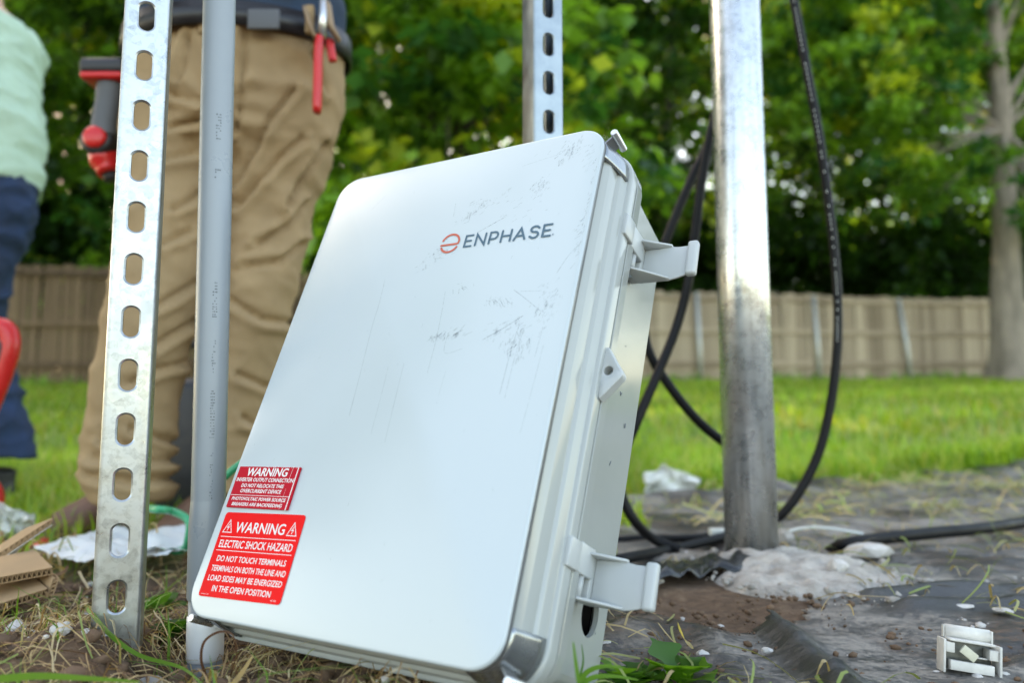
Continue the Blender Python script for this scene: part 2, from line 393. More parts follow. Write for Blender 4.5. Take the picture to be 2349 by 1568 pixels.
def sheet_in(X, Y):
    e = .03 * fbm(X * 7, Y * 7, 3, 70)
    ok = (X > .055 + .12 * np.maximum(0, Y - .75) + e)
    ok &= Y < 2.36 + (X - .34) * .62 + 2 * e
    ok &= ((X - .23) / .135) ** 2 + ((Y - 1.06) / .17) ** 2 > 1 + 9 * e
    ok &= ((X - .40) / .10) ** 2 + ((Y - 1.2) / .16) ** 2 > 1
    return ok
xs = axis(0, .02, 1.3, 7, .008, 1.1); ys = axis(.2, .45, 1.7, 7, .008, 1.1)
V, F = grid(xs, ys, sheet_z); c = V[F].mean(1); F = F[sheet_in(c[:, 0], c[:, 1])]
used = np.unique(F); mp_ = np.full(len(V), -1); mp_[used] = np.arange(len(used))
rd = np.max([np.exp(-(seg_dist(V[used][:, 0], V[used][:, 1], P) / (wd * 1.25)) ** 2) for P, h, wd in RIDGES[:3]], 0)
so_ = link('plastic_sheet', np_mesh('plastic_sheet', V[used], mp_[F], rd, 'ridge'), 'black_sheet')
md = so_.modifiers.new('thick', 'SOLIDIFY'); md.thickness = .0012
tag(so_, 'dusty black plastic sheet laid over the ground around the steel post', 'plastic sheet')
# torn flap curling up at the foot of the post
def surf(fn, nu, nv):
    vs = [fn(i / nu, j / nv) for j in range(nv + 1) for i in range(nu + 1)]
    fs = [(j * (nu + 1) + i, j * (nu + 1) + i + 1, (j + 1) * (nu + 1) + i + 1, (j + 1) * (nu + 1) + i) for j in range(nv) for i in range(nu)]
    return MB().add(vs, fs)
def flap(u, v):
    a = gnd(1490, 1322); b_ = gnd(1735, 1290); c_ = gnd(1480, 1375); d_ = gnd(1715, 1330)
    p = (a * (1 - u) + b_ * u) * (1 - v) + (c_ * (1 - u) + d_ * u) * v
    n_ = mnoise.noise(Vector((u * 5, v * 3, 2)))
    p.z = hz(p.x, p.y) + .010 + .024 * math.sin(v * 2.6) * (.6 + .5 * n_) + .01 * mnoise.noise(Vector((u * 9, v * 5, 7)))
    p.y += .03 * n_ * v; return p
fo = surf(flap, 26, 12).build('sheet_flap', 'torn_sheet', so_); fo.modifiers.new('t', 'SOLIDIFY').thickness = .0015
fo['label'] = 'torn flap of the black sheet curled up at the post'

# ------------------------------------------------------------------ leaves: arrays of folded leaf faces
def leaf_cloud(centres, per, spread, size, cols, droop=.5, flat=.45, seed=1, jitter=.18):
    """leaves scattered round cluster centres; each leaf two triangles-pairs folded on the midrib"""
    r = np.random.default_rng(seed); C = np.repeat(centres, per, 0); nL = len(C)
    sp = np.repeat(spread, per)[:, None] if hasattr(spread, '__len__') else spread
    off = r.normal(size=(nL, 3)); off /= np.linalg.norm(off, axis=1)[:, None]; off *= r.random((nL, 1)) ** .45; off[:, 2] *= flat
    P = C + off * sp
    a = r.random(nL) * 2 * PI; el = r.normal(-droop, .45, nL)
    D = np.stack([np.cos(a) * np.cos(el), np.sin(a) * np.cos(el), np.sin(el)], 1)
    S = np.cross(D, np.array([0, 0, 1.0])); S /= np.linalg.norm(S, axis=1)[:, None] + 1e-9
    roll = r.normal(0, .5, nL)[:, None]; U = np.cross(S, D); S = S * np.cos(roll) + U * np.sin(roll); U = np.cross(S, D)
    L = (size * r.uniform(.4, 1.6, nL))[:, None]; Wd = L * .36
    v0 = P; v1 = P + D * L * .45 + S * Wd + U * L * .08; v2 = P + D * L; v3 = P + D * L * .45 - S * Wd + U * L * .08
    V = np.stack([v0, v1, v2, v3], 1).reshape(-1, 3); F = np.arange(nL * 4).reshape(-1, 4)
    ci = np.repeat(cols, per, 0) * (1 + r.normal(0, jitter, (nL, 1)) * np.array([[1, .8, .6]])); ci = np.clip(ci, .004, .6)
    return V, F, np.repeat(ci, 4, 0)
def palette(nc, r, mix):
    base = np.array([m_[1] for m_ in mix]); p = np.array([m_[0] for m_ in mix], float); k = r.choice(len(mix), nc, p=p / p.sum()); return base[k]
G_DARK = (.014, .045, .007); G_MID = (.058, .15, .022); G_BRIGHT = (.15, .31, .05); G_YEL = (.32, .40, .05); G_BLUE = (.028, .11, .03)
def limb_tubes(mb, base, tips, r0, r):
    for t in tips:
        mid = base.lerp(t, .5) + Vector(r.normal(0, .12, 3)) * (t - base).length * .3
        mb.tube(spline([base, mid, t], 5), [r0 * (1 - .85 * k / 10) for k in range(11)], 6)
def tree(name, label, x, y, h, tr, blobs, ncl, per, size, mix, bark='bark', seed=3, lean=(0, 0), spread=.55, group=None):
    """blobs: (dx, dy, z, rx, ry, rz) ellipsoids filled with leaf clusters"""
    r = np.random.default_rng(seed); z0 = hz(x, y); root = thing(name, label, 'tree', (x, y, z0), group)
    tb = MB(); P = [Vector((lean[0] * (k / 8) ** 1.4 + .1 * tr * r.normal(), lean[1] * (k / 8), h * .92 * k / 8 - .12)) for k in range(9)]
    R = [tr * (1.55 if k == 0 else 1.12 if k == 1 else 1) * (1 - .75 * k / 8) for k in range(9)]
    rings = []; PS = spline(P, 6)
    for i, p in enumerate(PS):
        rr = np.interp(i / (len(PS) - 1) * 8, range(9), R)
        rings.append([p + Vector((math.cos(q), math.sin(q), 0)) * rr * (1 + .14 * mnoise.noise(Vector((math.cos(q) * 2, math.sin(q) * 2, p.z * .8))) + (.25 * max(0, math.cos(q * 5 + seed)) * max(0, 1 - p.z / .5) if p.z < .5 else 0)) for q in (2 * PI * k / 20 for k in range(20))])
    tb.loft(rings)
    cen = []
    tot = sum(b_[3] * b_[4] * b_[5] for b_ in blobs)
    tips = []
    for b_ in blobs:
        k = max(3, int(ncl * b_[3] * b_[4] * b_[5] / tot)); q = r.normal(size=(k, 3)); q /= np.linalg.norm(q, axis=1)[:, None]; q *= r.random((k, 1)) ** .4
        c_ = q * np.array(b_[3:6]) + np.array(b_[:3]); cen.append(c_)
        for t_ in c_[::max(1, k // 5)][:6]: tips.append(Vector(t_))
    for t_ in tips:
        zb = min(max(t_.z * .7, h * .45), h * .8); kk = zb / (h * .92) * 8; i = min(7, int(kk)); bp = P[i].lerp(P[i + 1], kk - i)
        limb_tubes(tb, bp, [t_], min(.06, tr * .22), r)
    tb.build('trunk', bark, root)
    cen = np.concatenate(cen); cols = palette(len(cen), r, mix)
    V, F, C_ = leaf_cloud(cen, per, spread * r.uniform(.6, 1.3, len(cen)), size, cols, seed=seed)
    o = link('crown', np_mesh('crown', V, F, C_), 'leaf', root); return root

# woodland behind the fence (one mass)
r = np.random.default_rng(21)
def fence_y(x): return 11.8 + (x + 9) * .271
NC = 12300
X = r.uniform(-24, 30, NC); dep = r.random(NC) ** .8 * 12; Yb = fence_y(X) + 1.6 + dep
Zt = 15 + 2.5 * vnoise(X * .22, dep * .2, 3)
Z = r.random(NC) ** .8 * Zt
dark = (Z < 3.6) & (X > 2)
keep = ~((Z < 3.0) & (dep < 2.2) & (X > 2.5) & (r.random(NC) < .75))
hole = vnoise(X * .55, Z * .7, 33) + .5 * vnoise(X * 1.3, Z * 1.4, 35)
keep &= hole > -.80 + .25 * (Z > 5)
X, Yb, Z, dark = X[keep], Yb[keep], Z[keep], dark[keep]
cen = np.stack([X, Yb, hgt(X, Yb) + Z + .3], 1)
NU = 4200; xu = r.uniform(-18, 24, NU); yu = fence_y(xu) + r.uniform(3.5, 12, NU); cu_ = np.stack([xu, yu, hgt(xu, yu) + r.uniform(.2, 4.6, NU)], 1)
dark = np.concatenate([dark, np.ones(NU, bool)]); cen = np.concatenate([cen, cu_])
cols = palette(len(cen), r, [(5, G_DARK), (4, G_MID), (1.7, G_BRIGHT), (.35, G_YEL), (2, G_BLUE)])  # dark greens weighted up to paint deeper shade into the woods
cols[dark] = palette(dark.sum(), r, [(6, G_DARK), (1, G_MID)])  # understorey and low right leaves coloured dark as shade beneath the canopy
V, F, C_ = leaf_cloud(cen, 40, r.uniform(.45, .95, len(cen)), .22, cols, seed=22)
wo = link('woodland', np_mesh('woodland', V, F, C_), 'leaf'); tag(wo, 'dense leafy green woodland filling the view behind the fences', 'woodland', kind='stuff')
# dark stems inside the woodland
tb = MB()
for k in range(34):
    x = r.uniform(-18, 24); y = fence_y(x) + r.uniform(3, 12); z0 = hz(x, y); rr = r.uniform(.08, .2); lx = r.normal(0, .7)
    tb.tube([(x, y, z0 - .2), (x + lx * .3, y, z0 + 4), (x + lx, y, z0 + 10)], [rr * 1.2, rr, rr * .5], 8)
tb.build('woodland_stems', 'bark_dark', wo)
for (nm, lb, x, y, h, tr, blobs, ncl, per, size, mix, sd_, sprd) in [
    ('broadleaf_tree', 'tree with thick pale grey trunk standing at the right edge before the fence', 9.75, 15.2, 11.5, .30,
     [(-2.2, .6, 7.4, 2.6, 1.5, 2.6), (1.6, .6, 8.0, 1.2, 1.0, 2.0), (-1.6, -1, 3.9, 1.5, 1.0, .55), (.7, -.8, 3.3, 1.2, .7, .5), (-2.6, -.6, 5.6, 1.6, 1.2, 1.2)], 330, 60, .16, [(2, G_MID), (3, G_BRIGHT), (1, G_YEL), (2, G_BLUE)], 5, .5),
    ('broadleaf_tree', 'bright green broadleaf tree hanging low between the man and the rear strut', -.5, 6.9, 7.5, .13,
     [(.1, -.4, 3.2, 1.7, .9, 1.2), (-.7, -.4, 1.75, .9, .6, .65), (1.0, -.3, 1.9, .8, .6, .7), (0, 0, 5.3, 2.0, 1.2, 1.2)], 330, 46, .15, [(2, G_MID), (5, G_BRIGHT), (1.6, G_YEL), (2, G_BLUE)], 8, .36),
    ('broadleaf_tree', 'leafy tree behind the two workers, dark under its low branches', -3.85, 8.6, 8.0, .10,
     [(0, 0, 5.0, 2.6, 1.5, 2.0), (.9, -.4, 2.9, 1.6, 1.0, .9), (-1.5, -.2, 3.2, 1.4, 1.0, .9)], 360, 52, .14, [(2, G_DARK), (4, G_MID), (3, G_BRIGHT), (.9, G_YEL)], 11, .42),
    ('broadleaf_tree', 'unseen leafy tree at the left side of the yard, added to darken the lid', -7.0, 1.5, 8.5, .16,  # out of view, added so its reflection darkens the lid's upper left
     [(0, 0, 5.2, 2.8, 2.6, 2.3), (.4, -.8, 3.0, 1.8, 1.8, 1.0)], 330, 46, .17, [(3, G_DARK), (4, G_MID), (2, G_BRIGHT)], 14, .5),
]:
    tree(nm, lb, x, y, h, tr, blobs, ncl, per, size, mix, 'bark' if tr > .25 else 'bark_dark', sd_, (.2, 0), sprd, 'trees before the woodland')

# ------------------------------------------------------------------ fences
def fence(name, label, x0, x1, mat, gap, htt, seed, skip=0.):
    r = random.Random(seed); ang = math.atan(.271); root = thing(name, label, 'fence', (x0, fence_y(x0), hz(x0, fence_y(x0))))
    root.rotation_euler = (0, 0, 0)
    meshes = []
    for k in range(4):
        b_ = MB().bbox(-.068, .068, -.009, .009, 0, htt - .03 * k / 3); me = b_.mesh('picket'); me.materials.append(MATS[mat]); meshes.append(me)
    L = (x1 - x0) / math.cos(ang); n_ = int(L / (.136 + gap))
    for k in range(n_):
        s = (k + .5) * (.136 + gap); x = x0 + s * math.cos(ang); y = fence_y(x)
        o = bpy.data.objects.new('picket', meshes[r.randrange(4)]); COL.objects.link(o); o.parent = root
        o.location = (x - x0, y - fence_y(x0), hz(x, y) - root.location.z - .05 + r.uniform(-.02, .02)); o.rotation_euler = (r.gauss(0, .008), r.gauss(0, .008), ang + r.gauss(0, .02))
    nr = 6; 
    for zz in (.35, 1.0, htt - .17):
        pts = []
        for i in range(nr + 1):
            x = x0 + (x1 - x0) * i / nr; y = fence_y(x); pts.append(Vector((x - x0 + .04 * math.sin(ang), y - fence_y(x0) - .036, hz(x, y) - root.location.z + zz)))
        for i in range(nr):
            d = pts[i + 1] - pts[i]; M = d.to_track_quat('X', 'Z').to_matrix(); o = MB().box((0, 0, 0), (d.length - .006, .035, .085), M).build('rail', mat, root, False); o.location = (pts[i] + pts[i + 1]) / 2
    return root
fl = fence('wooden_fence', 'weathered brown picket fence with gaps behind the two workers', -12, -.2, 'fence_brown', .016, 1.98, 4)
fr = fence('wooden_fence', 'pale weathered board fence with steel posts right of the enclosure', .0, 13.5, 'fence_pale', .009, 1.83, 5)
for px, tilt in ((1605, -.02), (1880, -.03), (2095, -.10)):
    x = (px - 1174.5) / 1794.6 * 14.9; x = (px - 1174.5) / 1794.6 * fence_y(x); y = fence_y(x) - .12
    o = MB().tube([(0, 0, -.1), (tilt * .4, 0, .6), (tilt * 1.75, 0, 1.72)], .042, 12).ball((tilt * 1.75, 0, 1.73), (.045, .045, .03)).build('post', 'fence_post', fr)
    o.location = (x - fr.location.x, y - fr.location.y, hz(x, y) - fr.location.z)

# ------------------------------------------------------------------ grass and straw
def blades(P, h, wd, cols, seed, lean=.45, curl=.5):
    r = np.random.default_rng(seed); nb = len(P); a = r.random(nb) * 2 * PI
    D = np.stack([np.cos(a), np.sin(a), np.zeros(nb)], 1); S = np.stack([-np.sin(a), np.cos(a), np.zeros(nb)], 1)
    H = (h * r.uniform(.5, 1.35, nb))[:, None]; Wd = (wd * r.uniform(.6, 1.3, nb))[:, None]; ln = np.abs(r.normal(0, lean, nb))[:, None]; cu = ln * curl + .1
    Zv = np.array([[0, 0, 1.0]])
    p1 = P + (Zv * .55 + D * ln * .35) * H; p2 = P + (Zv * (1 - .3 * np.minimum(1.5, ln)) + D * (ln + cu)) * H
    V = np.stack([P - S * Wd * .5, P + S * Wd * .5, p1 - S * Wd * .42, p1 + S * Wd * .42, p2 - S * Wd * .06, p2 + S * Wd * .06], 1).reshape(-1, 3)
    b6 = np.arange(nb)[:, None] * 6
    F = np.concatenate([b6 + np.array([[0, 1, 3, 2]]), b6 + np.array([[2, 3, 5, 4]])], 0)
    return V, F, np.repeat(cols, 6, 0)
def scatter(nb, x0, x1, y0, y1, r, ok=None, pw=1.):
    y = y0 + (y1 - y0) * r.random(nb) ** pw; x = r.uniform(x0, x1, nb)
    if ok is not None:
        k = ok(x, y); x, y = x[k], y[k]
    return np.stack([x, y, hgt(x, y)], 1)
r = np.random.default_rng(31)
def lawn_ok(x, y):
    inv = np.abs(x) < y * .82 + .3
    off = ~((x > .3) & (y < 2.42 + (x - .34) * .62)); off &= ~((x > -.2) & (x < .35) & (y < 1.7))
    off &= ~((x > -.78) & (x < -.42) & (y < 1.55) & (y > .95))
    return inv & off & (turf_mask(x, y) > r.random(len(x)) * .9)
P1 = scatter(60000, -2.6, 3.2, 1.15, 4.2, r, lawn_ok, 1.2); P2 = scatter(90000, -12, 14, 4, 17, r, lawn_ok, .9)
LG = [(3, (.24, .42, .035)), (3, (.33, .50, .055)), (1.5, (.14, .30, .025)), (1.6, (.46, .50, .11)), (.6, (.50, .42, .18))]
parts = []
for P, h, wd, sd_ in ((P1, .055, .0045, 1), (P2, .085, .016, 2)):
    patch = np.clip(.5 + .6 * fbm(P[:, 0] * 1.1, P[:, 1] * 1.1, 3, 77), .35, 1.2)[:, None]
    parts.append(blades(P, h, wd, palette(len(P), r, LG) * (.38 + .75 * patch), sd_))
xe = r.uniform(.32, 3.6, 5200); ye = 2.40 + (xe - .34) * .62 + np.abs(r.normal(0, .16, 5200)); ke = fbm(xe * 2.5, ye * 2.5, 2, 84) > -.35; PE = np.stack([xe, ye, hgt(xe, ye)], 1)[ke]
parts.append(blades(PE, .10, .0055, palette(len(PE), r, LG + [(2, (.12, .27, .03))]), 4, .6))
P3 = scatter(16000, -10, 12, 9, 17, r, lambda x, y: (np.abs(y - fence_y(x) + .35) < .35) & (np.abs(x) < y * .8) & (fbm(x * 1.2, y, 2, 83) > -.2))
parts.append(blades(P3, .20, .03, palette(len(P3), r, [(3, (.10, .26, .03)), (2, (.20, .36, .05))]), 3, .5))
off = 0; VV = []; FF = []; CC = []
for V, F, C_ in parts: VV.append(V); FF.append(F + off); CC.append(C_); off += len(V)
tag(link('lawn_grass', np_mesh('lawn_grass', np.concatenate(VV), np.concatenate(FF), np.concatenate(CC)), 'grass'), 'bright green lawn grass covering the slope up to the fence', 'grass', kind='stuff')
# rough grass tufts among the soil near the strut and beneath the box
def tuft_ok(x, y): return (vnoise(x * 14, y * 14, 5) > .05) & (x < .0) & (np.hypot(x + .36, y - .72) > .045)
P = scatter(1000, -.95, -.02, .5, 1.35, r, tuft_ok)
V, F, C_ = blades(P, .04, .0024, palette(len(P), r, [(3, (.10, .22, .03)), (2, (.18, .28, .06)), (2, (.32, .27, .12))]), 5, .7, .8)
tag(link('grass_tufts', np_mesh('grass_tufts', V, F, C_), 'grass'), 'thin green grass growing through the dug soil at lower left', 'grass', kind='stuff')
def straws(P, L, wd, cols, seed, lift=.012, curve=.5):
    r = np.random.default_rng(seed); nb = len(P); a = r.random(nb) * 2 * PI; k = 6
    Ln = (L * r.uniform(.35, 1.4, nb)); cv = r.normal(0, curve, nb); up = np.abs(r.normal(0, lift, nb)); tl = r.normal(0, .25, nb)
    t = np.linspace(0, 1, k); ang = a[:, None] + cv[:, None] * (t[None] - .5) * 2
    dx = np.cumsum(np.cos(ang), 1) / k * Ln[:, None]; dy = np.cumsum(np.sin(ang), 1) / k * Ln[:, None]
    X = P[:, :1] + dx; Y = P[:, 1:2] + dy; Z = hgt(X, Y) + .002 + up[:, None] * np.sin(t * PI)[None] + np.maximum(0, tl[:, None] * Ln[:, None] * t[None])
    C = np.stack([X, Y, Z], 2); wv = (wd * r.uniform(.4, 1.5, nb))[:, None]
    S = np.stack([-np.sin(ang), np.cos(ang), np.zeros_like(ang)], 2) * (wv * (1 - .5 * np.abs(t[None] - .4)))[:, :, None]
    rl = r.uniform(-1, 1, nb)[:, None]; S[:, :, 2] += rl * wv * .8
    V = np.stack([C - S * .5, C + S * .5], 2).reshape(-1, 3)
    b_ = (np.arange(nb) * k * 2)[:, None, None] + (np.arange(k - 1) * 2)[None, :, None] + np.array([0, 1, 3, 2])[None, None]
    return V, b_.reshape(-1, 4), np.repeat(cols, k * 2, 0)
ST = [(3, (.42, .30, .15)), (3, (.30, .19, .09)), (2, (.52, .42, .26)), (2, (.16, .085, .045)), (1, (.20, .24, .07))]
def straw_ok(x, y): return (x < .03) & (fbm(x * 8, y * 8, 2, 90) > -.35 + .8 * sstep(.75, 1.3, y))
P = scatter(8500, -.75, .03, .42, 1.15, r, straw_ok)
V, F, C_ = straws(P, .045, .00115, palette(len(P), r, ST), 6, .008, .35)
P = scatter(900, -1.4, -.2, 1.0, 1.7, r); V2, F2, C2 = straws(P, .09, .003, palette(len(P), r, ST), 7, .02)
tag(link('dry_straw', np_mesh('dry_straw', np.concatenate([V, V2]), np.concatenate([F, F2 + len(V)]), np.concatenate([C_, C2])), 'straw'), 'tangle of dry straw and roots over the soil below the box', 'straw', kind='stuff')
# cut grass lying on the sheet
def clip_ok(x, y): return sheet_in(x, y) & (fbm(x * 5, y * 5, 3, 95) > .15 - .5 * sstep(1.5, 2.2, y))
P = scatter(5200, .05, 2.6, .6, 3.2, r, clip_ok, 1.5); V, F, C_ = straws(P, .06, .0022, palette(len(P), r, [(3, (.38, .29, .15)), (2, (.20, .25, .07)), (2, (.30, .30, .12))]), 8, .008)
P = scatter(4500, .3, 4.2, 1.55, 3.4, r, lambda x, y: sheet_in(x, y) & (fbm(x * 2.2, y * 6, 3, 97) > .12)); V2, F2, C2 = straws(P, .09, .0045, palette(len(P), r, [(3, (.46, .36, .18)), (3, (.30, .36, .09)), (2, (.40, .38, .15))]), 9, .012)
F = np.concatenate([F, F2 + len(V)]); V = np.concatenate([V, V2]); C_ = np.concatenate([C_, C2]); V[:, 2] += .012
tag(link('grass_clippings', np_mesh('grass_clippings', V, F, C_), 'straw'), 'scattered cut grass and straw lying on the black sheet', 'grass clippings', kind='stuff')

# ------------------------------------------------------------------ stones and clods
def rock(r, s, fl=.6, sub=1, rough=.35):
    bm = bmesh.new(); bmesh.ops.create_icosphere(bm, subdivisions=sub, radius=1)
    q = Vector((r.uniform(-9, 9), r.uniform(-9, 9), r.uniform(-9, 9)))
    sx, sy, sz = r.uniform(.75, 1.3), r.uniform(.6, 1.0), fl * r.uniform(.7, 1.2)
    for v in bm.verts:
        d = 1 + rough * mnoise.noise(v.co * 1.3 + q) + rough * .6 * mnoise.noise(v.co * 3 + q)
        v.co = Vector((v.co.x * sx, v.co.y * sy, v.co.z * sz)) * d * s
    return bm
def bulk(name, label, cat, mat, n_, smin, smax, region, ok, seed, fl=.6, sub=1, dz=0.):
    rr = random.Random(seed); protos = []
    for k in range(8):
        bm = rock(rr, 1, fl, sub); protos.append((np.array([v.co[:] for v in bm.verts]), np.array([[v.index for v in f.verts] for f in bm.faces]))); bm.free()
    rg = np.random.default_rng(seed); P = scatter(n_, *region, rg, ok); VV = []; FF = []; o = 0
    for p in P:
        v, f = protos[rr.randrange(8)]; a = rr.uniform(0, 2 * PI); s = smin + (smax - smin) * rr.random() ** 3
        R_ = np.array([[math.cos(a), -math.sin(a), 0], [math.sin(a), math.cos(a), 0], [0, 0, 1]])
        VV.append(v @ R_.T * s + p + np.array([0, 0, s * fl * .35 + dz])); FF.append(f + o); o += len(v)
    ob = link(name, np_mesh(name, np.concatenate(VV), np.concatenate(FF)), mat, smooth=False)
    return tag(ob, label, cat, kind='stuff')
bulk('soil_crumbs', 'loose dark brown soil crumbs around the strut and under the box', 'soil', 'soil_clod', 3600, .002, .013, (-.75, .06, .42, 1.1), lambda x, y: vnoise(x * 9, y * 9, 8) > -.3, 41, .7)
bulk('sheet_soil', 'crumbs of brown soil and grit spilled on the black sheet', 'soil', 'soil_clod', 1500, .001, .006, (.05, .55, .6, 1.2), lambda x, y: vnoise(x * 12, y * 12, 18) > .0, 43, .6, dz=.007)
bulk('gravel_chips', 'small pale gravel chips strewn over soil and sheet', 'gravel', 'stone_white', 2200, .0015, .0065, (-.6, .95, .5, 1.6), lambda x, y: vnoise(x * 10, y * 10, 28) > .1, 45, .6, dz=.004)
# ------------------------------------------------------------------ single rocks
def rock_at(px, py, wpx, label, mat='stone_white', z=None, fl=.55, seed=0, group='loose rocks on the ground', dz=0, D=None):
    rr = random.Random(seed); p = gnd(px, py, -.03 if z is None else z)
    if D: p = at(px, py, D)
    s = wpx * mpp(p.y, py) / 2; bm = rock(rr, s, fl, 2, .32); me = bpy.data.meshes.new('rock'); bm.to_mesh(me); bm.free()
    o = link('rock', me, mat, smooth=False); o.location = (p.x, p.y, hz(p.x, p.y) + s * fl * .62 + dz); o.rotation_euler = (0, 0, rr.uniform(-.4, .4))
    tag(o, label, 'rock', group); return o
rock_at(38, 1425, 56, 'rounded white rock in the soil at far lower left', z=.0, fl=.7, seed=2)
rock_at(135, 1495, 56, 'jagged white rock with a brown stain, lower left of the slotted strut', z=.005, fl=.6, seed=4)
rock_at(240, 1478, 38, 'small white chip just left of the foot of the slotted strut', z=.0, fl=.4, seed=5)
rock_at(350, 1512, 92, 'large tan rock at the foot of the slotted strut', 'stone_grey', z=.0, fl=.55, seed=6)
rock_at(400, 1552, 40, 'pale rounded pebble at bottom edge below the tan rock', z=.005, seed=7)
rock_at(1392, 1500, 34, 'small knobbly white rock right of the box foot', seed=8, dz=.008)
rock_at(1622, 1475, 30, 'pale oblong pebble on the sheet beside the black fold', seed=9, dz=.008)
rock_at(1612, 1528, 34, 'white pebble in the soil below the black fold', seed=10, dz=.008)
rock_at(1760, 1520, 30, 'white pebble lying on the black fold near bottom', seed=12, dz=.012)
rock_at(2058, 1410, 44, 'flat white chip below the ridges of the sheet', fl=.3, seed=13, dz=.008)
rock_at(2205, 1418, 52, 'flat white chip behind the broken terminal block, left one', fl=.3, seed=14, dz=.008)
rock_at(2302, 1436, 48, 'flat white chip behind the broken terminal block, right one', fl=.35, seed=15, dz=.008)
rock_at(1992, 1292, 100, 'large flat grey stone on the far edge of the mortar', 'stone_white', fl=.35, seed=16, dz=.012)
rock_at(1922, 1345, 52, 'broken grey lump on the right of the mortar', 'stone_white', fl=.6, seed=17, dz=.02)
rock_at(1800, 1262, 50, 'brown lump of mortar right against the steel post', 'stone_grey', fl=.8, seed=18, dz=.015)
for k, (x, y, wd) in enumerate([(2115, 1548, 24), (2150, 1560, 26), (2185, 1556, 22), (2245, 1572, 30), (2300, 1566, 26), (2330, 1552, 24)]):
    rock_at(x, y, wd, ('leftmost of the white pebbles in a row at the foot of the terminal block', 'second white pebble from the left below the terminal block', 'small white pebble under the middle of the terminal block', 'largest white pebble, below right end of the terminal block', 'white pebble right of the terminal block at the bottom edge', 'rightmost white pebble near the picture edge by the terminal block')[k], fl=.6, seed=20 + k, group='pebbles by the terminal block', dz=.006)
rk = rock_at(425, 1478, 72, 'dark brown clod of earth stuck against the strut foot', 'soil_clod', z=.01, fl=1.0, seed=33, D=.70); rk['category'] = 'soil clod'

# ------------------------------------------------------------------ mortar footing
def mort_h(X, Y):
    d = np.sqrt(((X - .43) / .112) ** 2 + ((Y - 1.17) / .165) ** 2) + .30 * fbm(X * 9, Y * 9, 3, 51)
    z = .013 * (1 - sstep(.35, 1.15, d)) + (.0045) * fbm(X * 55, Y * 55, 4, 53) * (1 - sstep(.85, 1.05, d))
    z = z - .012 * sstep(.8, 1.1, d) + .005 * np.maximum(0, fbm(X * 22, Y * 22, 2, 57)) * (1 - sstep(.8, 1.0, d))
    return z, d
xs = np.arange(.16, .74, .006); ys = np.arange(.84, 1.5, .006)
V, F = grid(xs, ys, lambda X, Y: sheet_z(X, Y) + mort_h(X, Y)[0] + .002); c = V[F].mean(1); dd = mort_h(c[:, 0], c[:, 1])[1]; F = F[dd < 1.08]
used = np.unique(F); mp_ = np.full(len(V), -1); mp_[used] = np.arange(len(used))
tag(link('mortar_footing', np_mesh('mortar_footing', V[used], mp_[F]), 'mortar'), 'crumbled pale mortar heaped round the foot of the steel post', 'mortar')

bulk('mortar_rubble', 'gritty pale rubble crumbled round the edge of the mortar', 'rubble', 'mortar', 1300, .0015, .011, (.17, .70, .88, 1.45), lambda x, y: (lambda d: (d > .55) & (d < 1.35))(mort_h(x, y)[1]), 47, .65, 1, .010)
# ------------------------------------------------------------------ steel post
o = MB().tube([(0, 0, -.06), (0, 0, .5), (0, 0, 2.4)], .0435, 48, False).build('steel_post', 'galvanised_post'); o.location = (.4015, 1.34, 0)
o.modifiers.new('t', 'SOLIDIFY').thickness = .004; tag(o, 'thick round galvanised steel post standing in mortar', 'post')

# ------------------------------------------------------------------ slotted strut channels
def strut(name, label, x, y, z0, z1, rz, slot0, mat):
    """41 mm channel, open at the back, slots punched through the front web"""
    root = thing(name, label, 'strut', (x, y, 0)); root.rotation_euler = (0, 0, rz)
    hw = .0206; pitch = .0508; sl_h = .0143; sw = .0071; t = .0026; mb = MB()
    zs = []; z = slot0
    while z - sl_h - .004 > z0: z -= pitch
    z += pitch
    while z + sl_h + .01 < z1: zs.append(z); z += pitch
    fw = hw - .004; edges = [z0] + [(a + b_) / 2 for a, b_ in zip(zs[:-1], zs[1:])] + [z1]
    for k, zc in enumerate(zs):
        lo, hi = edges[k], edges[k + 1]; N_ = 32; inn = []; out = []
        for i in range(N_):
            q = 2 * PI * i / N_; cx, cz = math.cos(q), math.sin(q)
            inn.append((cx * sw, cz * sw + math.copysign(sl_h - sw, cz) if abs(cz) > 1e-6 else 0))
            s = 1 / max(abs(cx), abs(cz)); px, pz = cx * s, cz * s
            out.append((px * fw, (hi - zc) * pz if pz > 0 else (zc - lo) * pz))
        def ring(pts, y_, dz=0): return [Vector((a, y_, zc + b_)) for a, b_ in pts]
        lipi = [(a * 1.22, b_ * 1.11) for a, b_ in inn]
        mb.loft([ring(out, 0), ring(lipi, 0), ring(inn, .0012), ring(inn, t)], True, False)
        mb.loft([ring(out, t), ring(inn, t)], True, False)
    mb.build('web', mat, root, sharp=15)
    # bent sides with inward lips at the back
    for s in (-1, 1):
        prof = [(fw, 0)] + [(fw + .004 * math.sin(q), .004 * (1 - math.cos(q))) for q in (PI / 2 * k / 5 for k in range(1, 6))] + [(hw, .036)] + [(hw - .004 * (1 - math.cos(q)), .036 + .004 * math.sin(q)) for q in (PI / 2 * k / 4 for k in range(1, 5))] + [(hw - .0095, .0405), (hw - .0095, .033)]
        inner = [(fw, t)] + [(fw + (.004 - t) * math.sin(q), t + (.004 - t) * (1 - math.cos(q))) for q in (PI / 2 * k / 5 for k in range(1, 6))] + [(hw - t, .036)] + [(hw - t, .0375)] * 4 + [(hw - .0075, .0382), (hw - .0075, .033)]
        ring = prof + inner[::-1]
        MB().loft([[Vector((s * a, b_, z)) for a, b_ in ring] for z in np.linspace(z0, z1, 24)]).build('side_flange', mat, root, True, sharp=50)
    return root
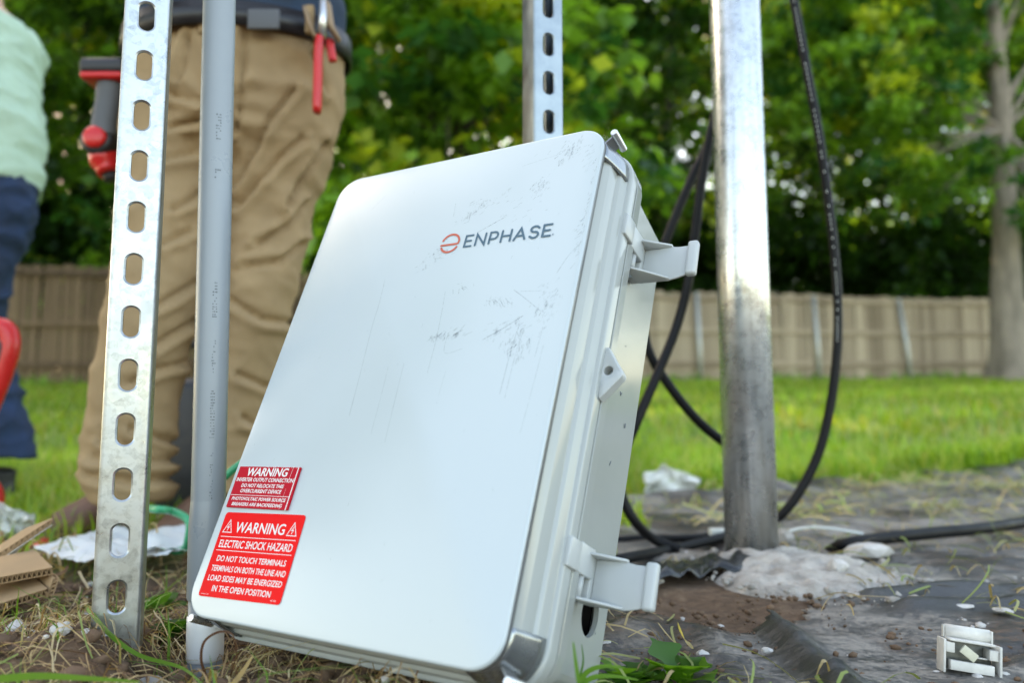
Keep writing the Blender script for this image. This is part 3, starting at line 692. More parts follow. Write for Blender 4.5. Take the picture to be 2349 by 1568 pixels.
s1 = strut('slotted_strut', 'galvanised slotted strut channel planted in soil at the left foreground', -.361, .735, -.06, 1.1, math.radians(20), .296, 'galvanised_strut')
s2 = strut('slotted_strut', 'galvanised slotted strut rising behind the top edge of the box', .0465, .945, -.05, 1.0, math.radians(22), .627, 'dark_zinc')

# ------------------------------------------------------------------ electrical enclosure leaning back on the ground
EW, EH = .3222, .47
EX = Vector((.85402, -.52024, -.00126)).normalized(); EY = Vector((.20394, .33214, .92092)); EY = (EY - EX * EY.dot(EX)).normalized(); EN = EX.cross(EY)
box = thing('electrical_enclosure', 'pale grey electrical enclosure with orange and slate logo leaning back on the ground', 'enclosure', (-.28458, .6949, .03685))
box.rotation_euler = Matrix((EX, EY, EN)).transposed().to_euler()
def rr(o, z, rad=.026, n=9, cut=None):
    """rounded rectangle of the lid outline, outset by o"""
    x0, x1, y0, y1 = -o, EW + o, -o, EH + o; R_ = max(.004, rad + o); out = []
    for cx, cy, a0 in ((x1 - R_, y1 - R_, 0), (x0 + R_, y1 - R_, 90), (x0 + R_, y0 + R_, 180), (x1 - R_, y0 + R_, 270)):
        for k in range(n + 1):
            a = math.radians(a0 + 90 * k / n); out.append(Vector((cx + R_ * math.cos(a), cy + R_ * math.sin(a), z)))
    return out
# lid: painted sheet with rolled edge
mb = MB(); rings = [rr(-.0022, 0), rr(-.0012, -.0003), rr(-.0004, -.001), rr(0, -.0022), rr(0, -.0065), rr(-.0015, -.0065), rr(-.0015, -.004)]
mb.loft(rings[:4], True, False); k = len(rings[0]); mb.f.append(tuple(range(k)))
lid = mb.build('lid', 'lid_paint', box); set_sharp(lid.data, 60)
MB().loft([rr(0, -.0022), rr(.0001, -.0035), rr(0, -.0070), rr(-.002, -.0072), rr(-.002, -.004)], True, False).build('lid_edge', 'lid_edge', lid)
# corner tabs of the lid reaching back to the door flange, each with a captive pin
def tab(cx, cy, a0):
    mb = MB(); rad = .026
    A = [math.radians(a0 + q) for q in np.linspace(-14, 104, 14)]; rows = []
    def pt(a, o, z):
        q = math.degrees(a) - a0
        if q < 0: b_ = Vector((math.cos(math.radians(a0)), math.sin(math.radians(a0)), 0)); tg = Vector((b_.y, -b_.x, 0)); p = b_ * (rad + o) + tg * (math.radians(-q) * rad)
        elif q > 90: b_ = Vector((math.cos(math.radians(a0 + 90)), math.sin(math.radians(a0 + 90)), 0)); tg = Vector((-b_.y, b_.x, 0)); p = b_ * (rad + o) + tg * (math.radians(q - 90) * rad)
        else: p = Vector((math.cos(a), math.sin(a), 0)) * (rad + o)
        return Vector((cx + p.x, cy + p.y, z))
    prof = [(.0002, -.0068), (.0006, -.012), (.0035, -.022), (.0065, -.036), (.0075, -.0435)]
    L = [[pt(a, o, z) for a in A] for o, z in prof]
    # flare the tab where it leaves the rolled edge
    mb.loft(L, False, False)
    o = mb.build('corner_tab', 'tab_metal', lid); o.modifiers.new('t', 'SOLIDIFY').thickness = .0016
    am = math.radians(a0 + 45); d = Vector((math.cos(am), math.sin(am), 0)); c = Vector((cx, cy, 0)); tg = Vector((-d.y, d.x, 0))
    pc = c + d * (rad + .0125)
    MB().tube([pc + Vector((0, 0, -.0115)), pc + Vector((0, 0, -.0123)), pc + Vector((0, 0, -.036))], [.0031, .0036, .0034], 20).build('pin', 'pin_metal', lid, sharp=50)
    wb = MB(); 
    for z0_, z1_ in ((-.0145, -.0300),):
        p0 = c + d * (rad - .001); p1 = c + d * (rad + .011)
        vs = []
        for z_ in (z0_, z1_):
            for p in (p0, p1):
                for s_ in (-.0009, .0009): vs.append(p + tg * s_ + Vector((0, 0, z_)))
        wb.add(vs, [(0, 1, 3, 2), (4, 6, 7, 5), (0, 4, 5, 1), (2, 3, 7, 6), (0, 2, 6, 4), (1, 5, 7, 3)])
    wb.build('pin_web', 'lid_edge', lid, False)
for cx, cy, a0 in ((EW - .026, EH - .026, 0), (.026, EH - .026, 90), (.026, .026, 180), (EW - .026, .026, 270)): tab(cx, cy, a0)
# door: fluted plastic sides and a flange
mb = MB(); mb.loft([rr(-.006, -.0045), rr(-.0042, -.0046), rr(-.0038, -.0105), rr(.0008, -.0175), rr(.0012, -.0185), rr(.0018, -.0325), rr(.0042, -.0345), rr(.0048, -.0352), rr(.0054, -.0445), rr(.0062, -.0458), rr(.0088, -.0466), rr(.0096, -.0474), rr(.0099, -.049), rr(.0096, -.0588), rr(.0088, -.0596), rr(.0062, -.0600), rr(.0060, -.0630)], True, False)
door = mb.build('door', 'door_plastic', box, sharp=38)
# body: front rim then a tapering tub, with a cable knockout in the right side
mb = MB(); mb.loft([rr(.0058, -.0622, .026, 4), rr(.0086, -.0626, .026, 4), rr(.0092, -.0634, .026, 4), rr(.0088, -.0745, .026, 4), rr(.0078, -.0756, .026, 4), rr(-.0035, -.0760, .02, 4)], True, False)
mb.build('body_rim', 'body_plastic', box, sharp=38)
B0, B1, ZB0, ZB1 = -.0036, -.0075, -.0758, -.172
KC = Vector((.066, -.136)); KR = .0178       # knockout: local y, z, radius
mb = MB(); R_ = .012
def tub(o, z):
    x0, x1, y0, y1 = -o, EW + o, -o, EH + o; out = []
    for cx, cy, a0 in ((x1 - R_, y1 - R_, 0), (x0 + R_, y1 - R_, 90), (x0 + R_, y0 + R_, 180), (x1 - R_, y0 + R_, 270)):
        for k in range(5): a = math.radians(a0 + 90 * k / 4); out.append(Vector((cx + R_ * math.cos(a), cy + R_ * math.sin(a), z)))
    return out
r0, r1 = tub(B0, ZB0), tub(B1, ZB1); n_ = len(r0); mb.v = [tuple(p) for p in r0 + r1]
skip = n_ - 1                                   # right side runs from last vertex to first
for j in range(n_):
    if j != skip: mb.f.append((j, (j + 1) % n_, (j + 1) % n_ + n_, j + n_))
bk = [rr_ for rr_ in (tub(B1 - .002, ZB1 - .004), tub(B1 - .006, ZB1 - .006))]
mb.loft([r1] + bk, True, False); mb.f.append(tuple(len(mb.v) - n_ + j for j in range(n_)))
def side(y, z):
    t_ = (z - ZB0) / (ZB1 - ZB0); return Vector((EW + B0 + (B1 - B0) * t_, y, z))
# right wall with a round hole: outer loop sampled on the wall border, inner loop on the hole
yb0, yb1 = r0[skip].y, r0[0].y
N_ = 48; outer = []; inner = []
for i in range(N_):
    q = 2 * PI * i / N_; c_, s_ = math.cos(q), math.sin(q)
    t_ = min((((yb1 if c_ > 0 else yb0) - KC.x) / c_) if abs(c_) > 1e-6 else 9, (((ZB0 if s_ > 0 else ZB1) - KC.y) / s_) if abs(s_) > 1e-6 else 9)
    outer.append(side(KC.x + c_ * t_, KC.y + s_ * t_)); inner.append(side(KC.x + c_ * KR, KC.y + s_ * KR))
# snap four directions to the wall corners so the border stays straight
for cy_, cz_ in ((yb0, ZB0), (yb0, ZB1), (yb1, ZB0), (yb1, ZB1)):
    i = min(range(N_), key=lambda i: (outer[i].y - cy_) ** 2 + (outer[i].z - cz_) ** 2); outer[i] = side(cy_, cz_)
mb.loft([outer, inner, [p - Vector((.0045, 0, 0)) for p in inner]], True, False)
body = mb.build('body', 'body_plastic', box, sharp=38)
body['label'] = 'glossy pale grey tub with a round cable hole low in its side'
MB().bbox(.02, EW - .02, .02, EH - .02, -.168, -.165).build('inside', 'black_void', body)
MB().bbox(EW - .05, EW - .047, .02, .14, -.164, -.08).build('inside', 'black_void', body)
# pen marks on the side
mk_ = MB()
for pts in ([(.262, -.128), (.2585, -.1262), (.2622, -.1245)], [(.240, -.1475), (.236, -.1482), (.2352, -.1460), (.2385, -.1445)], [(.196, -.128), (.1915, -.1262)], [(.307, -.1205), (.3062, -.1203)], [(.055, -.152), (.0538, -.1515)]):
    mk_.tube([side(y, z) + Vector((.0003, 0, 0)) for y, z in pts], .00035, 5)
mk_.build('pen_mark', 'ink', body)
# ear with a bolt hole on the flange
mb = MB(); N_ = 40; hole = Vector((.3372, .2475)); hr = .0042
poly = [Vector(p) for p in ((.3305, .2735), (.3335, .2700), (.3455, .2520), (.3500, .2460), (.3503, .2425), (.3478, .2395), (.3400, .2300), (.3335, .2225), (.3305, .2195))]
inn = [Vector((hole.x + math.cos(2 * PI * i / N_) * hr, hole.y + math.sin(2 * PI * i / N_) * hr)) for i in range(N_)]
def hit(i):
    d = Vector((math.cos(2 * PI * i / N_), math.sin(2 * PI * i / N_))); best = None
    P_ = poly + [poly[0]]
    for a, b_ in zip(P_[:-1], P_[1:]):
        e = b_ - a; den = d.x * e.y - d.y * e.x
        if abs(den) < 1e-12: continue
        t_ = ((a.x - hole.x) * e.y - (a.y - hole.y) * e.x) / den; u_ = ((a.x - hole.x) * d.y - (a.y - hole.y) * d.x) / den
        if t_ > 0 and -1e-6 <= u_ <= 1 + 1e-6 and (best is None or t_ < best): best = t_
    return hole + d * (best or .01)
outr = [hit(i) for i in range(N_)]
def r3(P_, z): return [Vector((p.x, p.y, z)) for p in P_]
mb.loft([r3(inn, -.062), r3(inn, -.0535), r3([p.lerp(hole, -.18) for p in inn], -.053), r3([p.lerp(hole, .06) for p in outr], -.053), r3(outr, -.0537), r3(outr, -.062), r3(inn, -.062)], True, False)
mb.build('lock_ear', 'latch_plastic', door, sharp=45)
MB().tube([(hole.x, hole.y, -.064), (hole.x, hole.y, -.0615)], .004, 16).build('lock_ear_backing', 'body_plastic', door)
# two latches swung open on the right side
def latch(yc):
    L = bpy.data.objects.new('latch', None); COL.objects.link(L); L.parent = box; L.location = (0, yc, 0)
    MB().bbox(.3290, .3345, -.002, .0205, -.0655, -.0462).build('keeper', 'latch_plastic', L, True, .0012)
    MB().bbox(.3255, .3318, -.001, .0225, -.0960, -.0690).build('catch_block', 'latch_plastic', L, True, .0010)
    MB().bbox(.318, .3300, -.0165, .0185, -.1085, -.0965).build('hinge_block', 'latch_plastic', L, True, .0008)
    MB().tube([(.3275, -.017, -.0835), (.3275, -.001, -.0835)], .0032, 14).build('hinge_pin', 'latch_plastic', L)
    def prof_y(x): return .0158 if x < .358 else .0158 + .0008 * (x - .358) / .01
    pl = MB(); xs_ = [.3305, .345, .3565, .3645, .375]; ys_ = [.0165, .0165, .0170, .0155, .0150]; yl = [-.0165, -.0170, -.0200, -.0190, -.0165]; zz = [-.1030, -.1030, -.1026, -.1020, -.1010]
    rg = [[Vector((x, a, z + .0011)), Vector((x, b_, z + .0011)), Vector((x, b_, z - .0011)), Vector((x, a, z - .0011))] for x, a, b_, z in zip(xs_, ys_, yl, zz)]
    pl.loft(rg).build('lever', 'latch_plastic', L, True, .0006)
    for nm, y_, pts in (('lever_wall', -.0185, [(.3255, -.079), (.3300, -.077), (.3400, -.0845), (.3585, -.1000), (.3585, -.1042), (.3300, -.1042), (.3255, -.0965)]), ('lever_wall', .0178, [(.3300, -.0870), (.3340, -.0870), (.3575, -.1000), (.3575, -.1042), (.3300, -.1042)])):
        mb = MB(); k = len(pts); mb.v = [(x, y_ - .0011, z) for x, z in pts] + [(x, y_ + .0011, z) for x, z in pts]
        mb.f = [tuple(range(k)), tuple(range(2 * k - 1, k - 1, -1))] + [(i, (i + 1) % k, (i + 1) % k + k, i + k) for i in range(k)]
        mb.build(nm, 'latch_plastic', L, True, .0006)
    MB().bbox(.3740, .3840, -.0185, .0180, -.1040, -.0955).build('lever_grip', 'latch_plastic', L, True, .0028, 3)
    return L
l1 = latch(.3835); l1['label'] = 'upper open latch of the enclosure'; l2 = latch(.0870); l2['label'] = 'lower open latch of the enclosure'

# lettering -------------------------------------------------------------
def text_faces(txt, bold=0., shear=0.):
    cu = bpy.data.curves.new('t', 'FONT'); cu.body = txt; cu.size = 1; cu.offset = bold; cu.shear = shear; cu.resolution_u = 3
    o = bpy.data.objects.new('t', cu); COL.objects.link(o); dg = bpy.context.evaluated_depsgraph_get(); dg.update()
    me = bpy.data.meshes.new_from_object(o.evaluated_get(dg)); V = np.array([v.co[:] for v in me.vertices]); F = [tuple(p.vertices) for p in me.polygons]
    bpy.data.objects.remove(o); bpy.data.curves.remove(cu); bpy.data.meshes.remove(me); return V, F
def put_text(mb, txt, x0, x1, y0, y1, z, bold=0., shear=0.):
    V, F = text_faces(txt, bold, shear); lo = V.min(0); hi = V.max(0)
    mb.add([(x0 + (v[0] - lo[0]) / (hi[0] - lo[0]) * (x1 - x0), y0 + (v[1] - lo[1]) / (hi[1] - lo[1]) * (y1 - y0), z) for v in V], F)
def label(name, lab, w_, h_, c, rot, th, mat, rad):
    L = bpy.data.objects.new(name, None); COL.objects.link(L); L.parent = box; L.location = (c[0], c[1], .0003); L.rotation_euler = (0, 0, rot); L['label'] = lab
    P_ = []
    for cx, cy, a0 in ((w_ / 2 - rad, h_ / 2 - rad, 0), (-w_ / 2 + rad, h_ / 2 - rad, 90), (-w_ / 2 + rad, -h_ / 2 + rad, 180), (w_ / 2 - rad, -h_ / 2 + rad, 270)):
        for k in range(6): a = math.radians(a0 + 18 * k); P_.append((cx + rad * math.cos(a), cy + rad * math.sin(a)))
    mb = MB(); k = len(P_); mb.loft([[Vector((a, b_, 0)) for a, b_ in P_], [Vector((a, b_, th)) for a, b_ in P_]])
    mb.build('backing', mat, L, False); return L
# lower sticker
w2, h2 = .0990, .0738; L2 = label('warning_label', 'large bright red shock hazard warning label', w2, h2, (.0606, .0553), math.radians(2.0), .00025, 'label_red', .0032)
def T(mb, w_, h_, txt, u0, u1, v0, v1, z, bold=0., shear=0.): put_text(mb, txt, (u0 - .5) * w_, (u1 - .5) * w_, (.5 - v1) * h_, (.5 - v0) * h_, z, bold, shear)
mb = MB(); Z2 = .00035
for txt, u0, u1, v0, v1 in (('WARNING', .19, .805, .115, .243), ('ELECTRIC SHOCK HAZARD', .05, .955, .337, .428), ('DO NOT TOUCH TERMINALS', .085, .935, .522, .590), ('TERMINALS ON BOTH THE LINE AND', .055, .965, .637, .705), ('LOAD SIDES MAY BE ENERGIZED', .055, .96, .750, .818), ('IN THE OPEN POSITION', .15, .865, .865, .935)): T(mb, w2, h2, txt, u0, u1, v0, v1, Z2, .012)
T(mb, w2, h2, 'pvlabels.com', .035, .13, .965, .98, Z2); T(mb, w2, h2, '03 100', .885, .945, .955, .972, Z2)
mb.build('lettering', 'print_white', L2, False)
for v_ in (.297, .462):
    MB().bbox(-.465 * w2, .465 * w2, (.5 - v_) * h2 - .00025, (.5 - v_) * h2 + .00025, .0003, .00037).build('rule', 'print_white', L2, False)
def ribbon(mb, pts, wd, z, closed=False, caps=6):
    P_ = [Vector(p) for p in pts]; n_ = len(P_); Lf = []; Rt = []
    for i in range(n_):
        a = P_[(i - 1) % n_] if (closed or i) else P_[i]; c_ = P_[(i + 1) % n_] if (closed or i < n_ - 1) else P_[i]
        d0 = (P_[i] - a).normalized() if (P_[i] - a).length else (c_ - P_[i]).normalized(); d1 = (c_ - P_[i]).normalized() if (c_ - P_[i]).length else d0
        t_ = (d0 + d1).normalized(); nn = Vector((-t_.y, t_.x)); m_ = 1 / max(.35, nn.dot(Vector((-d0.y, d0.x)))); Lf.append(P_[i] + nn * wd / 2 * m_); Rt.append(P_[i] - nn * wd / 2 * m_)
    o = len(mb.v); mb.v += [(p.x, p.y, z) for p in Lf] + [(p.x, p.y, z) for p in Rt]
    for i in range(n_ if closed else n_ - 1): j = (i + 1) % n_; mb.f.append((o + i, o + n_ + i, o + n_ + j, o + j))
    if not closed and caps:
        for e, q in ((0, 1), (n_ - 1, n_ - 2)):
            d = (P_[e] - P_[q]).normalized(); a0 = math.atan2(d.y, d.x); oo = len(mb.v)
            mb.v += [(P_[e].x + wd / 2 * math.cos(a0 + a), P_[e].y + wd / 2 * math.sin(a0 + a), z) for a in np.linspace(-PI / 2, PI / 2, caps + 1)]
            mb.f.append(tuple(range(oo, oo + caps + 1)))
for u_ in (.095, .897):
    cx = (u_ - .5) * w2; y0 = (.5 - .245) * h2; y1 = (.5 - .095) * h2; hw = .0056; tm = MB()
    ribbon(tm, [(cx - hw, y0), (cx + hw, y0), (cx, y1)], .0007, Z2, True)
    ribbon(tm, [(cx + .0008, y1 - .0035), (cx - .0013, y0 + .0043), (cx + .0010, y0 + .0047), (cx - .0004, y0 + .0016)], .0007, Z2)
    tm.build('hazard_triangle', 'print_white', L2, False)
# upper plate
w1, h1 = .0778, .0386; L1 = label('warning_plate', 'smaller dark red inverter warning plate with worn top edge', w1, h1, (.0467, .1149), math.radians(1.2), .0016, 'plate_red', .0006); Z1 = .00168
mb = MB()
for txt, u0, u1, v0, v1 in (('WARNING', .16, .83, .03, .235), ('INVERTER OUTPUT CONNECTION', .02, .955, .275, .37), ('DO NOT RELOCATE THIS', .135, .83, .42, .51), ('OVERCURRENT DEVICE', .15, .82, .55, .64), ('PHOTOVOLTAIC POWER SOURCE', .05, .93, .745, .825), ('BREAKERS ARE BACKFEEDING', .08, .90, .875, .955)): T(mb, w1, h1, txt, u0, u1, v0, v1, Z1, .022, .12)
mb.build('lettering', 'print_white', L1, False)
MB().bbox(-.49 * w1, .47 * w1, (.5 - .700) * h1 - .0002, (.5 - .700) * h1 + .0002, .0016, .00170).build('rule', 'print_white', L1, False)
sc_ = MB(); ribbon(sc_, [(.39 * w1, .49 * h1), (.375 * w1, .2 * h1)], .0003, Z1); ribbon(sc_, [(.375 * w1, .0 * h1), (.37 * w1, -.5 * h1)], .00016, Z1); ribbon(sc_, [(.47 * w1, .5 * h1), (.468 * w1, -.5 * h1)], .0011, Z1)
rp = random.Random(3)
for k in range(26): x = w1 * rp.uniform(-.05, .47); ribbon(sc_, [(x, .5 * h1), (x + rp.uniform(-.0006, .0006), .5 * h1 - rp.uniform(.0002, .0011))], .0003, Z1 + .00002 * k)
sc_.build('worn_edge', 'print_white', L1, False)
# logo: emblem and rounded capitals
lg = bpy.data.objects.new('logo', None); COL.objects.link(lg); lg.parent = box; lg.location = (.1794, .3604, .0004); lg.rotation_euler = (0, 0, math.radians(-.6)); lg['label'] = 'orange emblem and slate lettering printed on the lid'
mb = MB(); R0 = .0100; wd = .0022
arc = lambda a0, a1, n_=18: [(R0 * math.cos(math.radians(a)), R0 * math.sin(math.radians(a))) for a in np.linspace(a0, a1, n_)]
ribbon(mb, arc(158, 8) + [(R0 * .93, -.0008), (R0 * .80, -.0014), (R0 * .6, -.0015), (-R0, -.0015)], wd, 0); ribbon(mb, arc(207, 330), wd, .00003)
mb.build('emblem', 'logo_orange', lg, False)
mb = MB(); h_ = .0121; bx = .0174; yb = -.0062; wd = .0021
def G(x, w_, strokes):
    for s_ in strokes: G.z += .00002; ribbon(mb, [(bx + x + a * w_, yb + b_ * h_) for a, b_ in s_], wd, G.z)
G.z = 0
Es = [[(1, 1), (0, 1), (0, 0), (1, 0)], [(0, .5), (.86, .5)]]
cur = lambda cx, cy, rx, ry, a0, a1, n_=10: [(cx + rx * math.cos(math.radians(a)), cy + ry * math.sin(math.radians(a))) for a in np.linspace(a0, a1, n_)]
G(0, .0076, Es); G(.0122, .0098, [[(0, 0), (0, 1), (1, 0), (1, 1)]])
G(.0272, .0082, [[(0, 0), (0, 1)] + [(.55, 1)] + cur(.55, .69, .45, .31, 80, -80) + [(.55, .38), (.06, .38)]])
G(.0400, .0096, [[(0, 0), (0, 1)], [(1, 0), (1, 1)], [(0, .5), (1, .5)]])
G(.0538, .0112, [[(0, 0), (.5, 1), (1, 0)], [(.2, .33), (.8, .33)]])
G(.0698, .0086, [[(.98, .84)] + cur(.5, .76, .46, .25, 55, 250) + cur(.52, .25, .46, .27, 70, -125)+[(.02, .14)]])
G(.0830, .0078, Es)
mb.build('lettering', 'logo_slate', lg, False)
mb = MB(); ribbon(mb, [(bx + .0935 + .0008 * math.cos(q), yb + .0010 + .0008 * math.sin(q)) for q in (2 * PI * k / 12 for k in range(12))], .00022, 0, True); put_text(mb, 'R', bx + .0932, bx + .0938, yb + .0006, yb + .0014, .00001); mb.build('registered_mark', 'logo_slate', lg, False)
# scratches and scuffs worn into the lid
sm = MB(); zc = [.00012]
def S(pts, wd): zc[0] += .000002; ribbon(sm, spline([(*p, 0) for p in pts], 5) and [(q.x, q.y) for q in spline([(*p, 0) for p in pts], 5)], wd, zc[0], caps=2)
for pts, wd in (([(.1111, .3292), (.1138, .3008), (.1142, .2756), (.1181, .2274), (.121, .185)], .0004), ([(.1897, .3061), (.1922, .2845), (.1947, .2538), (.195, .2247)], .00035), ([(.2635, .3005), (.2762, .2913), (.2947, .2768)], .0005), ([(.2702, .2984), (.2904, .2969)], .0003),
                ([(.3186, .3403), (.3093, .3281), (.3022, .3131)], .0005), ([(.2441, .2534), (.262, .2632), (.2785, .2739)], .0006), ([(.2774, .2672), (.2748, .2457), (.2735, .2031)], .00045), ([(.2830, .2650), (.2800, .2400), (.2790, .1990)], .0003), ([(.2088, .3689), (.2227, .3757), (.2365, .3825)], .0007),
                ([(.149, .232), (.151, .205), (.1525, .168)], .00028), ([(.166, .235), (.168, .2), (.1705, .16)], .00028), ([(.214, .225), (.2135, .195)], .00022), ([(.304, .245), (.3025, .21), (.300, .17)], .00025), ([(.06, .42), (.075, .437)], .00025), ([(.24, .44), (.28, .446)], .00025), ([(.206, .262), (.2075, .243), (.225, .246)], .0003), ([(.30, .262), (.2985, .235)], .0003), ([(.172, .408), (.174, .392)], .0003), ([(.193, .394), (.194, .384), (.189, .382)], .0004)): S(pts, wd)
rp = random.Random(11)
for (cx, cy, sx, sy, n_, ang) in ((.1936, .2574, .010, .005, 26, .6), (.2156, .2604, .011, .004, 26, .7), (.2779, .2472, .018, .016, 40, 1.5), (.2095, .3088, .010, .006, 14, -.6), (.2499, .2902, .014, .004, 22, -.9), (.1663, .3468, .02, .008, 14, .5), (.2881, .4461, .014, .012, 40, .9), (.2661, .4095, .012, .012, 26, .9), (.2029, .3985, .03, .012, 26, .45), (.250, .385, .03, .016, 16, .5), (.300, .290, .014, .03, 26, .8), (.315, .345, .005, .02, 22, .9), (.3185, .380, .002, .06, 40, 1.3), (.31, .43, .008, .02, 16, .8), (.262, .262, .03, .010, 20, .5)):
    for k in range(n_):
        x = cx + rp.gauss(0, sx * .5); y = cy + rp.gauss(0, sy * .5); l = rp.uniform(.0012, .006); a = ang + rp.gauss(0, .25)
        if .004 < x < .319: S([(x, y), (x + l * .5 * math.cos(a) + rp.gauss(0, .0003), y + l * .5 * math.sin(a)), (min(.320, x + l * math.cos(a)), y + l * math.sin(a))], rp.uniform(.00016, .0005))
for k in range(60):
    x = rp.uniform(.01, .315); y = rp.uniform(.02, .46); a = rp.gauss(1.4, .4); l = rp.uniform(.0005, .004); S([(x, y), (x + l * math.cos(a), y + l * math.sin(a))], .0002)
sm.build('scratches', 'scuff', lid, False)['kind'] = 'stuff'
ZS = .00006
for (cx, cy, sx, sy, a) in ((.194, .2578, .013, .0045, .3), (.278, .247, .016, .014, 1.2), (.288, .446, .020, .006, .9), (.266, .410, .016, .006, .9), (.213, .261, .012, .004, .3), (.25, .291, .014, .004, -.3), (.262, .262, .024, .006, .5), (.166, .346, .02, .007, .6), (.205, .40, .03, .005, .5), (.30, .285, .012, .022, .4)):
    sm = MB(); N_ = 20; ZS += .000003; z = ZS
    ca, sa = math.cos(a), math.sin(a); pts = []
    for i in range(N_):
        q = 2 * PI * i / N_; u_ = sx * math.cos(q) * (1 + .3 * rp.gauss(0, 1)); v_ = sy * math.sin(q) * (1 + .3 * rp.gauss(0, 1)); pts.append((min(.3195, cx + u_ * ca - v_ * sa), cy + u_ * sa + v_ * ca, z))
    sm.v += pts; sm.f.append(tuple(range(N_))); sm.build('smudge', 'smudge', lid, False)

# ------------------------------------------------------------------ conduit
cd = thing('conduit_pipe', 'tall grey plastic conduit pipe between the strut and the box', 'pipe', (-.3035, .80, 0)); cd.rotation_euler = (0, -.018, 0)
zb = at(470, 1180, .8).z; zw0 = at(475, 1440, .8).z; zw1 = at(475, 1512, .8).z
MB().tube([(0, 0, zb), (0, 0, .5), (0, 0, 1.6)], .0166, 36, False).build('pipe', 'pvc_grey', cd)
MB().loft([[Vector((math.cos(q) * r_, math.sin(q) * r_, z)) for q in (2 * PI * k / 36 for k in range(36))] for r_, z in ((.0166, zb + .014), (.0172, zb + .006), (.0181, zb - .010), (.0183, zb - .02), (.0183, zw0 + .03), (.0178, zw0 + .028))]).build('bell_end', 'pvc_grey', cd, sharp=60)
MB().tube([(0, 0, zw0 + .03), (0, 0, -.12)], .0166, 30).build('lower_pipe', 'pvc_grey', cd)
MB().loft([[Vector((math.cos(q) * r_, math.sin(q) * r_, z)) for q in (2 * PI * k / 36 for k in range(36))] for r_, z in ((.0168, zw0 + .012), (.0176, zw0 + .011), (.0178, zw0), (.0176, zw1 + .004), (.0174, zw1), (.0167, zw1 - .001))]).build('coupling', 'pvc_white', cd, sharp=60)['label'] = 'white coupling at the foot of the grey conduit'
mb = MB(); rp = random.Random(5)
def pmark(z, da, hh, ww):
    a = math.radians(-62) + da; n_ = 3
    vs = [Vector((math.cos(a + ww * (j / n_ - .5)) * .01672, math.sin(a + ww * (j / n_ - .5)) * .01672, z + s_ * hh / 2)) for s_ in (-1, 1) for j in range(n_ + 1)]
    mb.add(vs, [(j, j + 1, j + n_ + 2, j + n_ + 1) for j in range(n_)])
for (y0, y1, dens, wd_) in ((275, 330, 1, .26), (400, 424, .5, .30), (655, 735, 1, .22), (775, 860, .5, .18), (900, 1005, 1.2, .22), (1040, 1150, .5, .14)):
    z = at(480, y0, .8).z; ze = at(480, y1, .8).z
    while z > ze:
        for c_ in range(3):
            if rp.random() < .62 * dens + .1: pmark(z, (c_ - 1) * wd_ * .42 + rp.gauss(0, .01), rp.uniform(.0007, .0018), wd_ * rp.uniform(.25, .42))
        z -= rp.uniform(.0022, .0034)
mb.build('printed_marking', 'ink', cd, False)['kind'] = 'stuff'

# ------------------------------------------------------------------ cables
def cable(label, pts, rad, name='power_cable', mat='cable_black', cat='cable', n=10):
    o = MB().tube(spline(pts, n), rad, 12).build(name, mat); return tag(o, label, cat, 'black cables round the steel post' if mat == 'cable_black' else None)
cA = cable('black cable hanging in a long curve right of the steel post', [at(1800, -160, 1.5), at(1818, -20, 1.5), at(1845, 130, 1.5), at(1880, 320, 1.5), at(1905, 500, 1.5), at(1920, 660, 1.5), at(1921, 790, 1.5), at(1905, 930, 1.5), at(1870, 1060, 1.5), at(1800, 1175, 1.5), at(1722, 1216, 1.52), at(1640, 1238, 1.48), at(1540, 1262, 1.40), gnd(1440, 1281, -.008), gnd(1330, 1300, -.02)], .0088)
mb = MB(); P_ = spline([at(1818, -20, 1.488), at(1845, 130, 1.488), at(1880, 320, 1.488), at(1905, 500, 1.488), at(1920, 660, 1.488), at(1921, 790, 1.488)], 16); rp = random.Random(2)
for a, b_ in zip(P_[:-1], P_[1:]):
    if rp.random() < .75: c_ = a.lerp(b_, .1); d_ = a.lerp(b_, .55); mb.tube([c_ + Vector((.001, .0035, 0)), d_ + Vector((.001, .0035, 0))], (.0009), 5)
mb.build('printed_marking', 'zip_white', cA, False)['kind'] = 'stuff'
cable('black cable looping down left of the steel post and behind the box', [at(1662, 180, 1.42), at(1634, 290, 1.42), at(1612, 400, 1.42), at(1596, 520, 1.42), at(1580, 640, 1.42), at(1552, 750, 1.42), at(1510, 855, 1.4), at(1462, 965, 1.38), at(1425, 1060, 1.38), at(1424, 1130, 1.38), at(1455, 1195, 1.38), at(1500, 1238, 1.40), gnd(1560, 1262, -.018)], .0088)
cable('black cable crossing behind the box corner towards the post foot', [at(1668, 230, 1.46), at(1622, 335, 1.46), at(1580, 425, 1.46), at(1536, 530, 1.46), at(1495, 640, 1.46), at(1478, 730, 1.46), at(1490, 810, 1.46), at(1535, 885, 1.46), at(1600, 965, 1.46), at(1670, 1022, 1.46), at(1720, 1045, 1.46)], .0088)
cable('thick black cable lying on the sheet at the right', [gnd(1900, 1268, -.03), gnd(1940, 1250, -.006), gnd(2030, 1236, .0), gnd(2140, 1224, .002), gnd(2260, 1213, .002), gnd(2380, 1197, .0), gnd(2560, 1180, -.002)], .0108)
cF = cable('thin black cable on the ground behind the post with white tag', [gnd(1380, 1243, -.018), gnd(1470, 1236, -.016), gnd(1560, 1236, -.016), gnd(1650, 1230, -.016), gnd(1740, 1228, -.016)], .007)
p = gnd(1648, 1226, -.01); MB().box(p, (.034, .022, .020)).build('white_tag', 'zip_white', cF, True, .003)
o = cable('pale plastic strip lying bent on the sheet right of the post', [gnd(1785, 1226, -.012), gnd(1868, 1210, .0), gnd(1980, 1226, -.012)], (.0026), 'cable_tie', 'zip_white', 'cable tie', 3)
